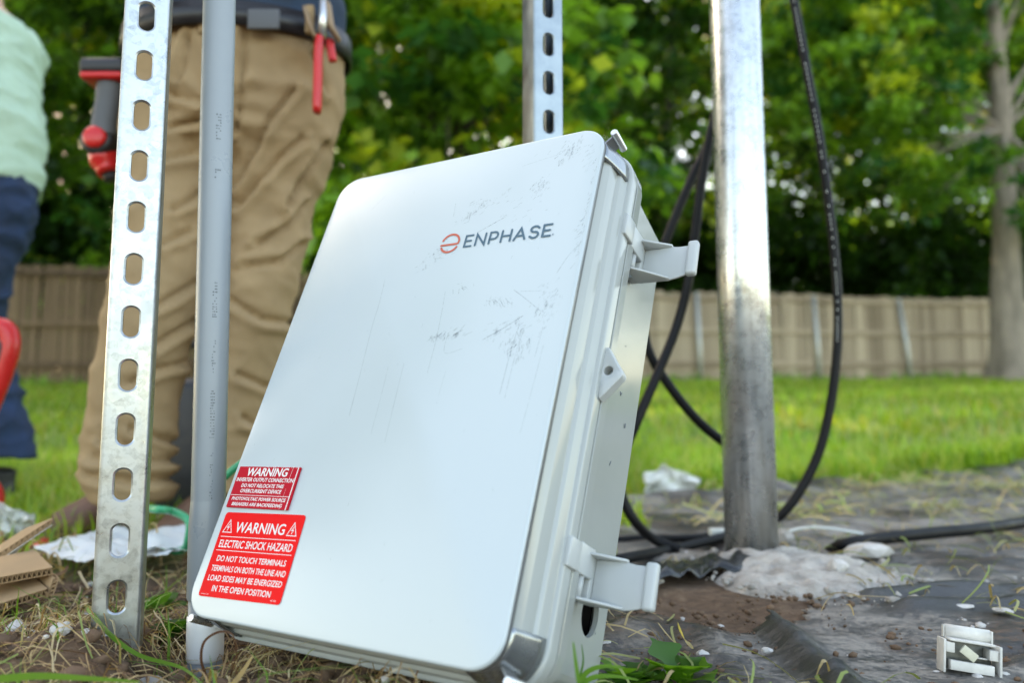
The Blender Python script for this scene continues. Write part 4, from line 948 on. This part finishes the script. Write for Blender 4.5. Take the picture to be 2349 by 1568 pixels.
o = cable('bright green wire looping at the foot of the conduit', [gnd(300, 1160, .0), at(345, 1168, 1.25), at(395, 1174, 1.22), at(432, 1196, 1.2), at(432, 1235, 1.2), at(420, 1262, 1.22), at(375, 1264, 1.24), gnd(310, 1258, -.02)], .0058, 'green_wire', 'green_wire', 'wire')
o = cable('short end of green wire between conduit and box', [at(470, 1130, 1.05), at(512, 1098, 1.05), at(545, 1070, 1.05), at(590, 1040, 1.06)], .005, 'green_wire', 'green_wire', 'wire')

# ------------------------------------------------------------------ broken terminal block
p0 = gnd(2222, 1548, -.025); tbk = thing('terminal_block', 'broken white plastic terminal block on the sheet at lower right', 'terminal block', (p0.x, p0.y, hz(p0.x, p0.y) + .008)); tbk.scale = (.93, .93, .93); tbk.rotation_euler = (math.radians(-8), math.radians(6), math.radians(-14))
def tb_part(nm, mat, *bx_): 
    m_ = MB()
    for b_ in bx_: m_.bbox(*b_)
    return m_.build(nm, mat, tbk, True, .0006)
tb_part('side_wall', 'block_white', (-.0255, -.0232, -.012, .012, 0, .031)); tb_part('side_wall', 'block_white', (.0232, .0255, -.012, .012, 0, .031))
tb_part('side_wall', 'block_white', (-.0210, -.0192, .008, .014, .031, .043)); tb_part('side_wall', 'block_white', (.0212, .0232, .006, .014, .028, .043))
tb_part('clip_box', 'block_white', (-.0230, -.0150, -.010, .010, .019, .0285)); tb_part('clip_box', 'block_white', (.0150, .0230, -.010, .010, .017, .0265))
tb_part('front_bar', 'block_white', (-.0195, .0185, -.0135, -.004, .0035, .0125))
tb_part('shelf', 'block_white', (-.0200, .0195, -.012, .010, .0298, .0320))
o = MB().tube([(-.0190, .011, .0372), (.0211, .011, .0372)], [(.0052, .0068)] * 2, 14).build('roll_bar', 'block_white', tbk)
o = MB().box((0, 0, 0), (.0155, .003, .0085)).build('loose_lever', 'block_cream', tbk, True, .0006); o.location = (-.003, -.0105, .0205); o.rotation_euler = (.1, math.radians(33), .15)
tb_part('back_plate', 'block_grey', (-.0225, .0225, .009, .011, .002, .030))
tb_part('contact', 'block_white', (.003, .0148, -.006, .004, .0165, .0180))

# ------------------------------------------------------------------ litter
def sheet_obj(name, label, cat, mat, fn, nu=24, nv=16, th=.0006, group=None):
    o = surf(fn, nu, nv).build(name, mat); o.modifiers.new('t', 'SOLIDIFY').thickness = th; return tag(o, label, cat, group)
def quad_fn(c0, c1, c2, c3, zf):
    def fn(u, v):
        p = (c0 * (1 - u) + c1 * u) * (1 - v) + (c3 * (1 - u) + c2 * u) * v
        q = p.copy(); q.z = hz(p.x, p.y) + zf(u, v); return q
    return fn
nz = lambda u, v, s, k: mnoise.noise(Vector((u * s, v * s, k)))
sheet_obj('instruction_sheet', 'crumpled white printed sheets on the ground behind the strut', 'paper', 'paper', quad_fn(gnd(75, 1300), gnd(250, 1258), gnd(450, 1320), gnd(250, 1356), lambda u, v: .030 + .010 * nz(u, v, 3, 1) + .006 * abs(nz(u, v, 8, 2)) + .012 * u), 30, 20)
sheet_obj('instruction_sheet', 'white folded sheet between the strut and the conduit', 'paper', 'paper', quad_fn(gnd(300, 1280), gnd(440, 1270), gnd(470, 1318), gnd(300, 1340), lambda u, v: .044 + .008 * nz(u, v, 4, 3) + .014 * v * (1 - v)), 20, 14)
sheet_obj('paper_scrap', 'crumpled white paper scrap on the lawn beside the post', 'paper', 'litter_white', lambda u, v: at(1478 + 125 * u + 12 * nz(u, v, 3, 9), 1146 - 78 * v * (1 - .55 * abs(u - .35)) + 8 * nz(u, v, 4, 5), 2.35 + .06 * nz(u, v, 3, 4) + .05 * abs(nz(u, v, 7, 3))), 18, 14, .001)
sheet_obj('plastic_wrap', 'crumpled clear plastic wrap on the grass at far left', 'wrapper', 'clear_wrap', lambda u, v: at(-40 + 120 * u, 1245 - (95 * v) * (1 - .3 * u) + 14 * nz(u, v, 4, 5), 1.45 + .05 * nz(u, v, 3, 4) + .03 * nz(u, v, 9, 3)), 20, 20, .0004)
sheet_obj('red_wrapper', 'scrap of orange red wrapper on the grass left of the strut', 'wrapper', 'tool_red', quad_fn(gnd(60, 1266), gnd(112, 1258), gnd(118, 1282), gnd(66, 1284), lambda u, v: .02 + .014 * nz(u, v, 4, 8)), 10, 8)
# corrugated cardboard -------------------------------------------------
def corrugated(root, P0, P1, depth, th, waves):
    """board whose cut edge runs P0-P1 towards the viewer; depth is the vector going back, th the thickness vector"""
    P0, P1, dv, tv = Vector(P0), Vector(P1), Vector(depth), Vector(th)
    for nm, o_ in (('liner', 0.), ('liner', 1.)):
        a = P0 + tv * o_; b_ = P1 + tv * o_; e = tv.normalized() * .0005
        MB().add([a - e, b_ - e, b_ - e + dv, a - e + dv, a + e, b_ + e, b_ + e + dv, a + e + dv], [(0, 3, 2, 1), (4, 5, 6, 7), (0, 1, 5, 4), (1, 2, 6, 5), (2, 3, 7, 6), (3, 0, 4, 7)]).build(nm, 'cardboard', root, False)
    n_ = waves * 8; fl_ = [P0.lerp(P1, i / n_) + tv * (.5 + .44 * math.sin(i / 8 * 2 * PI)) for i in range(n_ + 1)]
    q = MB(); q.v = [tuple(p) for p in fl_] + [tuple(p + dv) for p in fl_]; q.f = [(i, i + 1, i + n_ + 2, i + n_ + 1) for i in range(n_)]
    o = q.build('flute', 'cardboard', root); o.modifiers.new('t', 'SOLIDIFY').thickness = .0006
cb = thing('cardboard_box', 'torn flattened corrugated cardboard box lying at the left edge', 'cardboard')
A, B_ = at(-60, 1352, .92), at(122, 1318, .92); corrugated(cb, A, B_, (-.07, .08, .007), (0, -.002, .0075), 16)
A, B_ = at(-60, 1420, .90), at(110, 1366, .91); corrugated(cb, A, B_, (-.07, .08, .003), (0, -.002, .0070), 15)
A, B_ = at(108, 1372, .91), at(121, 1330, .915); corrugated(cb, A, B_, (-.07, .08, .004), (.006, .001, .0015), 4)
cb2 = thing('cardboard_flap', 'slanting corrugated cardboard flap with white lining at the left edge', 'cardboard')
A, B_ = at(-60, 1308, 1.0), at(122, 1190, 1.0); corrugated(cb2, A, B_, (-.07, .06, -.02), (.001, -.002, -.0085), 15)
A, B_ = at(-60, 1325, .997), at(120, 1205, .997); MB().add([A, B_, B_ + Vector((-.035, .02, -.016)), A + Vector((0, .02, -.01))], [(0, 1, 2, 3)]).build('white_lining', 'cardboard_white', cb2).modifiers.new('t', 'SOLIDIFY').thickness = .0005

# ------------------------------------------------------------------ people
def pring(cx, y, hw, dep, D): return (at(cx, y, D), hw * mpp(D, y), dep)
def folds(c):
    a = mnoise.noise(Vector((c.x * 5 + c.z * 4, c.y * 5, c.z * 13 - c.x * 6))); b_ = mnoise.noise(Vector((c.x * 12 - c.z * 6, c.y * 10, c.z * 22 + c.x * 8 + 5)))
    return (1 - min(1, abs(a) * 1.8)) ** 1.6 * 1.0 - .45 + (1 - min(1, abs(b_) * 1.8)) ** 2 * .5 - .2
def hand(mb, w_, d, up, sc_=1.):
    """palm, four bent fingers and a thumb; d points along the hand, up away from the palm"""
    d = d.normalized(); s_ = d.cross(up).normalized(); u_ = s_.cross(d)
    mb.tube([w_ - d * .02, w_ + d * .03, w_ + d * .085], [(.026, .018), (.038, .016), (.042, .014)], 12)
    for k, (o, L) in enumerate(((-.030, .062), (-.010, .074), (.011, .070), (.030, .055))):
        b_ = w_ + d * .085 + s_ * o; mb.tube([b_ - d * .02, b_ + d * L * .45 - u_ * .004, b_ + d * L * .75 - u_ * .018, b_ + d * L * .85 - u_ * .036], [.0095, .0092, .0085, .007], 8)
    b_ = w_ + d * .02 - s_ * .032; mb.tube([b_ + s_ * .012, b_ - s_ * .014 + d * .03 - u_ * .008, b_ - s_ * .016 + d * .058 - u_ * .022], [.012, .0105, .008], 8)
def upper_body(root, hip, face, height, shirt, hem, arms, sh_hw=.2, ha=.185, hb=.142, cb_=.13):
    """shirt, arms, hands, neck and head above the belt; hip is the belt centre, face the facing direction"""
    f_ = Vector((face[0], face[1], 0)).normalized(); s_ = Vector((-f_.y, f_.x, 0)); z0 = hip.z; top = root.location.z + height
    neck = Vector((hip.x, hip.y, top - .29)) + f_ * .02; chest = Vector((hip.x, hip.y, top - .50)); sh = top - .33
    def ring(c, a, b_, n_=24): return [c + s_ * (math.cos(q) * a) + f_ * (math.sin(q) * b_) for q in (2 * PI * k / n_ for k in range(n_))]
    sb = MB(); sb.loft([ring(Vector((hip.x, hip.y, hem)), ha, hb), ring(Vector((hip.x, hip.y, z0 + .06)), ha, hb * .97), ring(Vector((hip.x, hip.y, z0 + .2)), .178, cb_), ring(chest, .195, cb_), ring(Vector((hip.x, hip.y, sh - .03)), .19, .11), ring(neck - Vector((0, 0, .02)), .075, .07)])
    bd = MB(); bd.loft([ring(Vector((hip.x, hip.y, z0 + .1)), .13, .09), ring(chest, .15, .09), ring(Vector((hip.x, hip.y, sh)), .13, .08), ring(neck, .056, .056), ring(neck + Vector((0, 0, .09)) + f_ * .015, .053, .056)])
    hc = neck + Vector((0, 0, .175)) + f_ * .03
    bd.ball(hc, (.078, .078, .118), 20); bd.ball(hc + f_ * .045 - Vector((0, 0, .062)), (.045, .045, .045), 12)
    bd.tube([hc + f_ * .085 + Vector((0, 0, .02)), hc + f_ * .108 - Vector((0, 0, .022)), hc + f_ * .09 - Vector((0, 0, .032))], [.010, .014, .010], 8)
    for q in (-1, 1):
        bd.ball(hc + s_ * q * .08 + Vector((0, 0, -.005)), (.014, .014, .03), 10)
        S0 = Vector((hip.x, hip.y, sh - .03)) + s_ * q * sh_hw; E0, W0, dirh = arms[q]
        sb.tube([S0 - s_ * q * .05, S0, S0.lerp(E0, .5), S0.lerp(E0, .72)], [.075, .072, .064, .062], 14)
        bd.tube([S0 - s_ * q * .04, S0.lerp(E0, .5), E0, E0.lerp(W0, .35), W0], [.05, .046, .039, .040, .026], 12); hand(bd, W0, dirh, Vector((0, 0, 1)))
    me = remesh(bd, .007, 3, 'body'); link('body', me, 'skin', root)
    me = remesh(sb, .011, 3, 'shirt'); wrinkle(me, .012, folds); link('shirt', me, shirt, root)
    hr = MB(); hr.loft([[hc - f_ * .012 + Vector((0, 0, z)) + s_ * (math.cos(q) * a) + f_ * (math.sin(q) * a - (.02 if z < .05 else 0)) for q in (2 * PI * k / 20 for k in range(20))] for z, a in ((-.02, .078), (.03, .084), (.07, .082), (.105, .062), (.126, .02))]); link('hair', remesh(hr, .009, 2, 'hair'), 'hair', root)
    for q in (-1, 1): MB().ball(hc + f_ * .072 + s_ * q * .03 + Vector((0, 0, .008)), (.012, .012, .008), 10).build('eye', 'print_white', root)
    MB().tube([hc + f_ * .084 + s_ * .022 - Vector((0, 0, .062)), hc + f_ * .092 - Vector((0, 0, .064)), hc + f_ * .084 - s_ * .022 - Vector((0, 0, .062))], .005, 8).build('mouth', 'boot_leather', root)
def boot(root, heel, toe, mat, ankle_h=.14):
    d = (toe - heel); d.z = 0; L = d.length; d.normalize(); s_ = Vector((-d.y, d.x, 0)); b_ = MB(); z = heel.z
    b_.loft([[heel + d * (L * t_) + s_ * (math.cos(q) * a) + Vector((0, 0, h_ * .5 + math.sin(q) * h_ * .5)) for q in (2 * PI * k / 16 for k in range(16))] for t_, a, h_ in ((0, .02, .04), (.03, .036, .075), (.2, .042, .11), (.4, .044, .10), (.6, .050, .082), (.8, .052, .066), (.94, .042, .05), (1, .018, .03))])
    b_.tube([heel + d * L * .2 + Vector((0, 0, .05)), heel + d * L * .17 + Vector((0, 0, ankle_h))], [(.052, .046), (.052, .046)], 16)
    link('boot', remesh(b_, .007, 3, 'boot'), mat, root)
    so = MB(); so.loft([[heel + d * (L * t_) + s_ * (a * c_) + Vector((0, 0, zz)) for c_ in (-1, 1) for zz in ((0, .02) if c_ < 0 else (.02, 0))] for t_, a in ((-.02, .02), (.05, .038), (.3, .040), (.6, .054), (.85, .052), (1.02, .018))]).build('sole', 'tool_black', root, False)
# the man in tan work trousers
D0 = 1.56
man = thing('person', 'worker in tan work trousers, black belt and navy shirt standing behind the strut', 'person', (at(560, 40, D0).x, D0, -.03))
tr = MB()
def legs(mb, spec): mb.rings([pring(*s_) for s_ in spec], 24)
legs(tr, [(550, 112, 236, .14, D0), (548, 150, 242, .145, D0), (544, 250, 244, .145, D0), (540, 330, 225, .125, D0), (540, 385, 120, .08, D0)])
legs(tr, [(425, 180, 122, .12, D0), (408, 300, 116, .12, D0), (398, 420, 110, .115, D0 - .01), (384, 560, 104, .11, D0 - .03), (358, 690, 96, .105, D0 - .06), (330, 800, 94, .10, D0 - .06), (309, 920, 93, .10, D0 - .05), (298, 1030, 93, .10, D0 - .04), (296, 1095, 90, .10, D0 - .04), (306, 1150, 76, .09, D0 - .04)])
legs(tr, [(668, 150, 108, .12, D0), (655, 280, 118, .125, D0 + .01), (645, 360, 110, .12, D0 + .02), (630, 460, 94, .11, D0 + .03), (610, 580, 82, .105, D0 + .03), (592, 700, 74, .10, D0 + .02), (578, 800, 70, .095, D0 + .03), (562, 900, 72, .10, D0 + .05), (545, 1000, 74, .10, D0 + .06), (535, 1080, 74, .10, D0 + .06), (532, 1130, 66, .09, D0 + .06)])
me = remesh(tr, .0075, 2, 'trousers')
CREASE = [[(539, 426), (619, 277), (677, 204)], [(543, 473), (641, 364), (692, 320)], [(386, 291), (452, 280)], [(379, 364), (448, 350)], [(393, 218), (455, 233)], [(360, 705), (437, 661), (470, 640)], [(350, 800), (437, 745), (470, 720)], [(528, 690), (601, 734), (666, 741)], [(546, 861), (619, 890)], [(215, 1054), (300, 1064), (400, 1058)], [(300, 985), (350, 1000), (408, 1018)], [(205, 1090), (300, 1106), (395, 1100)], [(235, 1010), (290, 1022)],
          [(560, 72), (552, 180), (540, 300)], [(690, 560), (640, 600), (560, 610)], [(700, 470), (660, 520), (590, 560)], [(400, 480), (450, 455), (480, 430)], [(372, 560), (440, 530)], [(300, 880), (360, 850), (420, 835)], [(745, 330), (700, 400), (660, 470)], [(560, 960), (600, 985)], [(430, 85), (405, 180)], [(715, 120), (748, 210)]]
def topx(c):
    q = c - CAM; d_ = q.y * CP + q.z * SP; return Vector((1174.5 + 1794.6 * q.x / d_, 784 - 1794.6 * (q.z * CP - q.y * SP) / d_))
def crease(c):
    p = topx(c); v_ = 0.
    for k, P_ in enumerate(CREASE):
        best = 999; sgn = 1
        for a, b_ in zip(P_[:-1], P_[1:]):
            a = Vector(a); b_ = Vector(b_); e = b_ - a; t_ = min(1, max(0, (p - a).dot(e) / e.length_squared)); q = p - a - e * t_
            if q.length < best: best = q.length; sgn = 1 if e.x * q.y - e.y * q.x > 0 else -1
        if best < 60: v_ += -1.15 * math.exp(-(best / 7) ** 2) + .75 * math.exp(-((best * sgn - 15) / 12) ** 2)
    return v_
def man_folds(c):
    k = folds(c); low = max(0., 1 - abs(c.z - .12) / .16); kn = max(0., 1 - abs(c.z - .50) / .18)
    h_ = mnoise.noise(Vector((c.x * 4, c.y * 4, c.z * 26))); h2_ = mnoise.noise(Vector((c.x * 7 + c.z * 12, c.y * 5, c.z * 8)))
    d_ = 0
    # creases fanning out from the crotch
    cr = at(545, 300, D0); dx, dz = c.x - cr.x, c.z - cr.z; rr_ = math.hypot(dx, dz)
    if .02 < rr_ < .42: d_ = .7 * math.sin(math.atan2(dz, dx) * 11 + 3 * h2_) * (1 - rr_ / .42)
    return k * .45 + .35 * d_ + ((1 - min(1, abs(h_) * 1.6)) ** 1.5 - .4) * (.5 * low + .3 * kn) + crease(c)
wrinkle(me, .0135, man_folds); link('trousers', me, 'trousers', man)
bl = MB(); bl.rings([pring(582, 30, 206, .140, D0), pring(582, 52, 207, .142, D0)], 40); bo = bl.build('belt', 'belt_black', man); 
def belt_band(z1_, z0_, a, b_, nm, mat):
    q = MB(); c0 = at(548, 110, D0); c1 = c0.copy(); c0.z = z1_; c1.z = z0_; n_ = 48
    q.loft([[c + Vector((math.cos(t_) * aa, math.sin(t_) * bb, 0)) for t_ in (2 * PI * k / n_ for k in range(n_))] for c, aa, bb in ((c0, a - .004, b_ - .004), (c0, a, b_), (c1, a + .002, b_ + .002), (c1, a - .003, b_ - .003))], True, False); return q.build(nm, mat, man)
bpy.data.objects.remove(bo); belt_band(.998, .950, .233, .162, 'belt', 'belt_black')
bc = at(605, 44, D0 - .162); MB().bbox(bc.x - .03, bc.x + .03, bc.y - .004, bc.y + .004, bc.z - .02, bc.z + .02).build('buckle', 'tool_grey', man, True, .003)
for px in (470, 712):
    c = at(px, 45, D0 - .145); MB().bbox(c.x - .008, c.x + .008, c.y - .010, c.y + .004, c.z - .030, c.z + .026).build('belt_loop', 'trousers', man, True, .003)
hp = at(548, 110, D0); hp.z = .99; fdir = Vector((.05, -1, 0))
upper_body(man, hp, fdir, 1.80, 'navy_shirt', .975, {1: (hp + Vector((.25, -.06, .18)), hp + Vector((.10, -.30, .24)), Vector((-.5, -1, .15))), -1: (hp + Vector((-.26, -.05, .20)), hp + Vector((-.13, -.30, .28)), Vector((.5, -1, .1)))}, .2, .224, .154)
gz = lambda x, y: Vector((x, y, hz(x, y)))
bt = gnd(95, 1238, -.03); hl = gnd(285, 1222, -.03); boot(man, gz(hl.x, hl.y + .02), gz(bt.x + .02, bt.y - .02), 'boot_leather')
boot(man, gz(at(520, 1100, D0 + .1).x, D0 + .12), gz(at(490, 1100, D0).x - .02, D0 - .14), 'boot_leather')
for ch in man.children: ch.location = ch.location - man.location
# pliers hanging from the belt
pl = thing('pliers', 'red handled pliers hanging from the belt of the worker in tan trousers', 'pliers', at(730, 180, D0 - .16))
L0 = pl.location; rel = lambda x, y, D=D0 - .17: at(x, y, D) - L0
MB().tube(spline([rel(733, 84), rel(730, 130), rel(729, 190), rel(727, 258)], 4), [(.010, .007)] * 2 + [(.0135, .008)] * 10 + [(.012, .007)], 12).build('handle', 'tool_red', pl)
MB().tube(spline([rel(756, 92, D0 - .13), rel(760, 120, D0 - .13), rel(764, 140, D0 - .13)], 4), .008, 10).build('handle', 'tool_red', pl)
MB().tube([rel(742, -20, D0 - .15), rel(742, 40, D0 - .155), rel(738, 84, D0 - .16)], [(.012, .006), (.016, .008), (.012, .007)], 10).build('jaws', 'steel', pl)
MB().tube([rel(700, 20, D0 - .165), rel(712, 60, D0 - .168), rel(724, 88, D0 - .168)], [(.012, .004)] * 3, 8).build('holster_strap', 'leather_tan', pl)
MB().tube([rel(752, 10, D0 - .14), rel(758, 60, D0 - .14), rel(778, 92, D0 - .13)], [(.018, .006), (.020, .007), (.022, .005)], 10).build('holster', 'leather_tan', pl)
# impact driver hung upside down at the hip
dr = thing('impact_driver', 'red and black cordless impact driver hanging left of the slotted strut', 'power tool', at(240, 300, D0 - .02)); L0 = dr.location; DD = D0 - .02
rel = lambda x, y, D=DD: at(x, y, D) - L0
c = rel(252, 165); MB().box(c, (.092, .075, .032)).build('battery', 'tool_black', dr, True, .010, 3)
c = rel(250, 186); MB().box(c, (.086, .070, .014)).build('battery_collar', 'tool_red', dr, True, .005)
MB().tube(spline([rel(256, 190), rel(248, 240), rel(240, 285), rel(238, 312)], 4), [(.024, .028)] * 3 + [(.022, .026)] * 10, 14).build('handle', 'tool_grey', dr)
ax = (rel(262, 352, DD + .07) - rel(216, 308, DD - .02)); a0 = rel(216, 312, DD - .02); axn = ax.normalized()
MB().tube([a0 + axn * .004, a0 + axn * .012, a0 + axn * .05, a0 + axn * .09], [.028, .033, .034, .031], 24).build('motor_housing', 'tool_black', dr)
MB().tube([a0 - axn * .006, a0 - axn * .001, a0 + axn * .005], [.017, .023, .024], 24).build('rear_cap', 'tool_red', dr)
MB().tube(spline([rel(240, 348, DD + .03), rel(246, 368, DD + .03), rel(256, 398, DD + .03)], 4), [(.040, .030)] * 3 + [(.042, .032)] * 3 + [(.034, .026)] * 3, 16).build('gear_case', 'tool_red', dr)
MB().tube([rel(254, 398, DD + .03), rel(258, 416, DD + .03)], [.018, .014], 14).build('chuck', 'tool_black', dr)
# second worker at the left edge, mint shirt and jeans
D1 = 2.25
w2p = thing('person', 'worker in loose mint green shirt and dark blue jeans at the left edge', 'person', (at(-60, 700, D1).x, D1, hz(at(-60, 700, D1).x, D1)))
jn = MB()
legs(jn, [(-45, 395, 118, .15, D1), (-45, 420, 120, .15, D1), (-62, 500, 140, .14, D1), (-70, 560, 90, .09, D1)])
legs(jn, [(-14, 415, 86, .11, D1), (-10, 480, 84, .11, D1), (-28, 560, 78, .10, D1), (-52, 640, 70, .09, D1), (-58, 720, 66, .09, D1 + .03), (-42, 820, 66, .085, D1 + .05), (-22, 920, 70, .085, D1 + .06), (-6, 1000, 78, .09, D1 + .07), (-4, 1052, 78, .09, D1 + .07)])
legs(jn, [(-120, 400, 92, .11, D1), (-130, 520, 86, .11, D1 - .02), (-140, 680, 72, .095, D1 - .06), (-150, 850, 64, .085, D1 - .05), (-158, 1000, 66, .085, D1 - .03), (-158, 1060, 66, .085, D1 - .03)])
me = remesh(jn, .010, 3, 'jeans'); wrinkle(me, .014, folds); link('jeans', me, 'denim', w2p)
hp = at(-52, 360, D1); fd = Vector((-1, .08, 0)).normalized()
upper_body(w2p, hp + Vector((0, 0, .06)), fd, 1.78, 'mint_shirt', at(0, 425, D1).z, {1: (hp + Vector((-.16, -.22, .16)), hp + Vector((-.40, -.16, .2)), Vector((-1, .2, .1))), -1: (hp + Vector((-.16, .22, .16)), hp + Vector((-.40, .16, .2)), Vector((-1, -.1, .1)))}, .17, .19, .168, .125)
hx = at(0, 1060, D1 + .07); boot(w2p, Vector((hx.x + .02, hx.y, hz(hx.x, hx.y))), Vector((hx.x - .2, hx.y + .14, hz(hx.x, hx.y))), 'dark_boot', .1)
hx = at(-158, 1060, D1 - .03); boot(w2p, Vector((hx.x, hx.y, hz(hx.x, hx.y))), Vector((hx.x - .2, hx.y + .14, hz(hx.x, hx.y))), 'dark_boot', .1)
for ch in w2p.children: ch.location = ch.location - w2p.location
# red tool at the left edge
rt = thing('red_tool', 'glossy red handled cutter standing at the left edge beside the jeans', 'tool', at(-40, 900, 1.75)); L0 = rt.location; rel = lambda x, y, D=1.75: at(x, y, D) - L0
MB().tube(spline([rel(-70, 800), rel(-30, 757), rel(10, 752), rel(24, 790), rel(6, 860), rel(-30, 950), rel(-60, 1050)], 6), [(.022, .02)] * 37, 14).build('handle', 'tool_red', rt)
MB().tube(spline([rel(-12, 800, 1.74), rel(2, 790, 1.735), rel(-6, 840, 1.735)], 5), .009, 8).build('grip_insert', 'tool_black', rt)
MB().tube(spline([rel(-60, 1050), rel(-35, 1100), rel(-14, 1140), rel(-20, 1185)], 6), [(.022, .02)] * 19, 14).build('lower_handle', 'tool_red', rt)
# black bag shape added to fill the dark gap between the legs
tbg = thing('leg_gap_filler', 'black upright filler added behind the gap between the tan trouser legs', 'bag', gnd(450, 1150, -.03)); c = at(440, 1000, 1.95) - tbg.location
MB().bbox(c.x - .06, c.x + .12, c.y - .08, c.y + .08, -.01, .34).build('filler_body', 'tool_black', tbg, True, .03, 3)
MB().tube(spline([(c.x - .04, c.y, .33), (c.x - .03, c.y, .42), (c.x + .08, c.y, .42), (c.x + .09, c.y, .33)], 6), .01, 8).build('filler_handle', 'tool_black', tbg)

# ------------------------------------------------------------------ small weeds
def weed(label, base, leaves, mat='leaf', name='weed'):
    """leaves: (azimuth, elevation, length, width, lobes, colour)"""
    root = thing(name, label, 'plant', base, 'small weeds')
    for az, el, L, wd, lobes, colr in leaves:
        n_ = 14; V = []; d = Vector((math.cos(az) * math.cos(el), math.sin(az) * math.cos(el), math.sin(el))); s_ = Vector((-math.sin(az), math.cos(az), 0)); u_ = s_.cross(d) * -1
        for i in range(n_ + 1):
            t_ = i / n_; w_ = wd * math.sin(PI * min(1, max(0, (t_ - .15) / .85)) ** .8) * (1 + (.55 * math.sin(t_ * PI * 2 * lobes) if lobes else 0)) + .0006
            c = d * (L * t_) - Vector((0, 0, L * .35 * t_ * t_)); V += [c - s_ * w_ + u_ * w_ * .25, c, c + s_ * w_ + u_ * w_ * .25]
        F = [(i * 3 + k, i * 3 + k + 1, i * 3 + k + 4, i * 3 + k + 3) for i in range(n_) for k in (0, 1)]
        link('leaf', np_mesh('leaf', [tuple(v) for v in V], F, np.tile(np.array(colr), (len(V), 1))), mat, root)
    return root
GR = (.055, .16, .03); GL = (.10, .24, .03); GD = (.03, .10, .02)
def spray(n_, L, wd, lobes, seed, el=(.2, 1.0), cols=(GR, GL)):
    rp = random.Random(seed); return [(2 * PI * k / n_ + rp.uniform(-.3, .3), rp.uniform(*el), L * rp.uniform(.7, 1.2), wd * rp.uniform(.8, 1.2), lobes, rp.choice(cols)) for k in range(n_)]
def gb(x, y, z=-.03): p = gnd(x, y, z); return (p.x, p.y, hz(p.x, p.y))
weed('lobed green weed at the bottom edge just right of the box', gb(1440, 1590), spray(11, .050, .013, 3, 1, (.35, 1.1)))
weed('lobed green weed at bottom edge under the black fold, right one', gb(1560, 1585), spray(11, .060, .015, 2, 2, (.35, 1.1)))
weed('dark round leaved weed between the strut and the conduit', gb(398, 1440, -.01), [(a, e, .035, .016, 0, GD) for a, e in ((.3, .5), (1.3, .8), (2.4, .6), (3.5, .7), (4.4, .5), (5.4, .8), (5.9, 1.1), (4.0, 1.2))])
weed('round leaved green weed behind the foot of the slotted strut', gb(360, 1385, -.02), [(a, e, .05, .016, 0, GR) for a, e in ((.1, .6), (1.1, .9), (2.1, .7), (3.2, .6), (4.3, .9), (5.2, .7), (5.9, 1.2))])
# long single blades by the box foot
def blade(label, pts, wd, colr):
    P_ = spline(pts, 6); V = []
    for i, p in enumerate(P_):
        t_ = (P_[min(i + 1, len(P_) - 1)] - P_[max(i - 1, 0)]).normalized(); s_ = t_.cross(Vector((.2, -1, .1))).normalized() * wd * (1 - (i / len(P_)) ** 2 * .9); V += [tuple(p - s_), tuple(p + s_)]
    o = link('grass_blade', np_mesh('grass_blade', V, [(2 * i, 2 * i + 1, 2 * i + 3, 2 * i + 2) for i in range(len(P_) - 1)], np.tile(np.array(colr), (len(V), 1))), 'leaf')
    return tag(o, label, 'grass', 'single grass blades')
Db = .60
blade('long arching green blade in front of the box side, upper one', [at(1330, 1580, Db), at(1345, 1545, Db), at(1385, 1530, Db), at(1432, 1534, Db)], .0022, GL)
blade('green blade lying low in front of the box side', [at(1330, 1578, Db), at(1360, 1556, Db), at(1410, 1553, Db), at(1465, 1562, Db)], .0020, GL)
blade('thin upright blade in front of the box side', [at(1325, 1580, Db), at(1333, 1545, Db), at(1338, 1515, Db), at(1334, 1480, Db)], .0010, GR)
blade('pale blurred upright blade nearest the box rim', [at(1330, 1580, Db - .06), at(1322, 1530, Db - .06), at(1315, 1474, Db - .06)], .0016, GL)
blade('long green blade curving across the soil left of the strut foot', [at(200, 1395, .74), at(250, 1455, .70), at(320, 1505, .67), at(420, 1535, .63), at(480, 1590, .60)], .0022, GL)
blade('green blade along the bottom edge at lower left', [at(-30, 1562, .56), at(80, 1553, .56), at(200, 1558, .56), at(320, 1566, .56)], .0026, GL)
blade('thin brown root looping up against the box underside', [at(480, 1568, .655), at(462, 1520, .652), at(468, 1475, .648), at(500, 1452, .643), at(530, 1455, .64), at(540, 1480, .64), at(545, 1530, .645)], .0011, (.10, .05, .035))
blade('pale straw stem standing at bottom left of the conduit', [at(520, 1590, .6), at(555, 1545, .62), at(580, 1505, .63)], .0022, (.45, .34, .18))
blade('dry straw stem lying on the sheet by the black fold', [gnd(1555, 1435, -.015), gnd(1570, 1465, -.01), gnd(1590, 1490, -.015)], .0032, (.45, .38, .2))
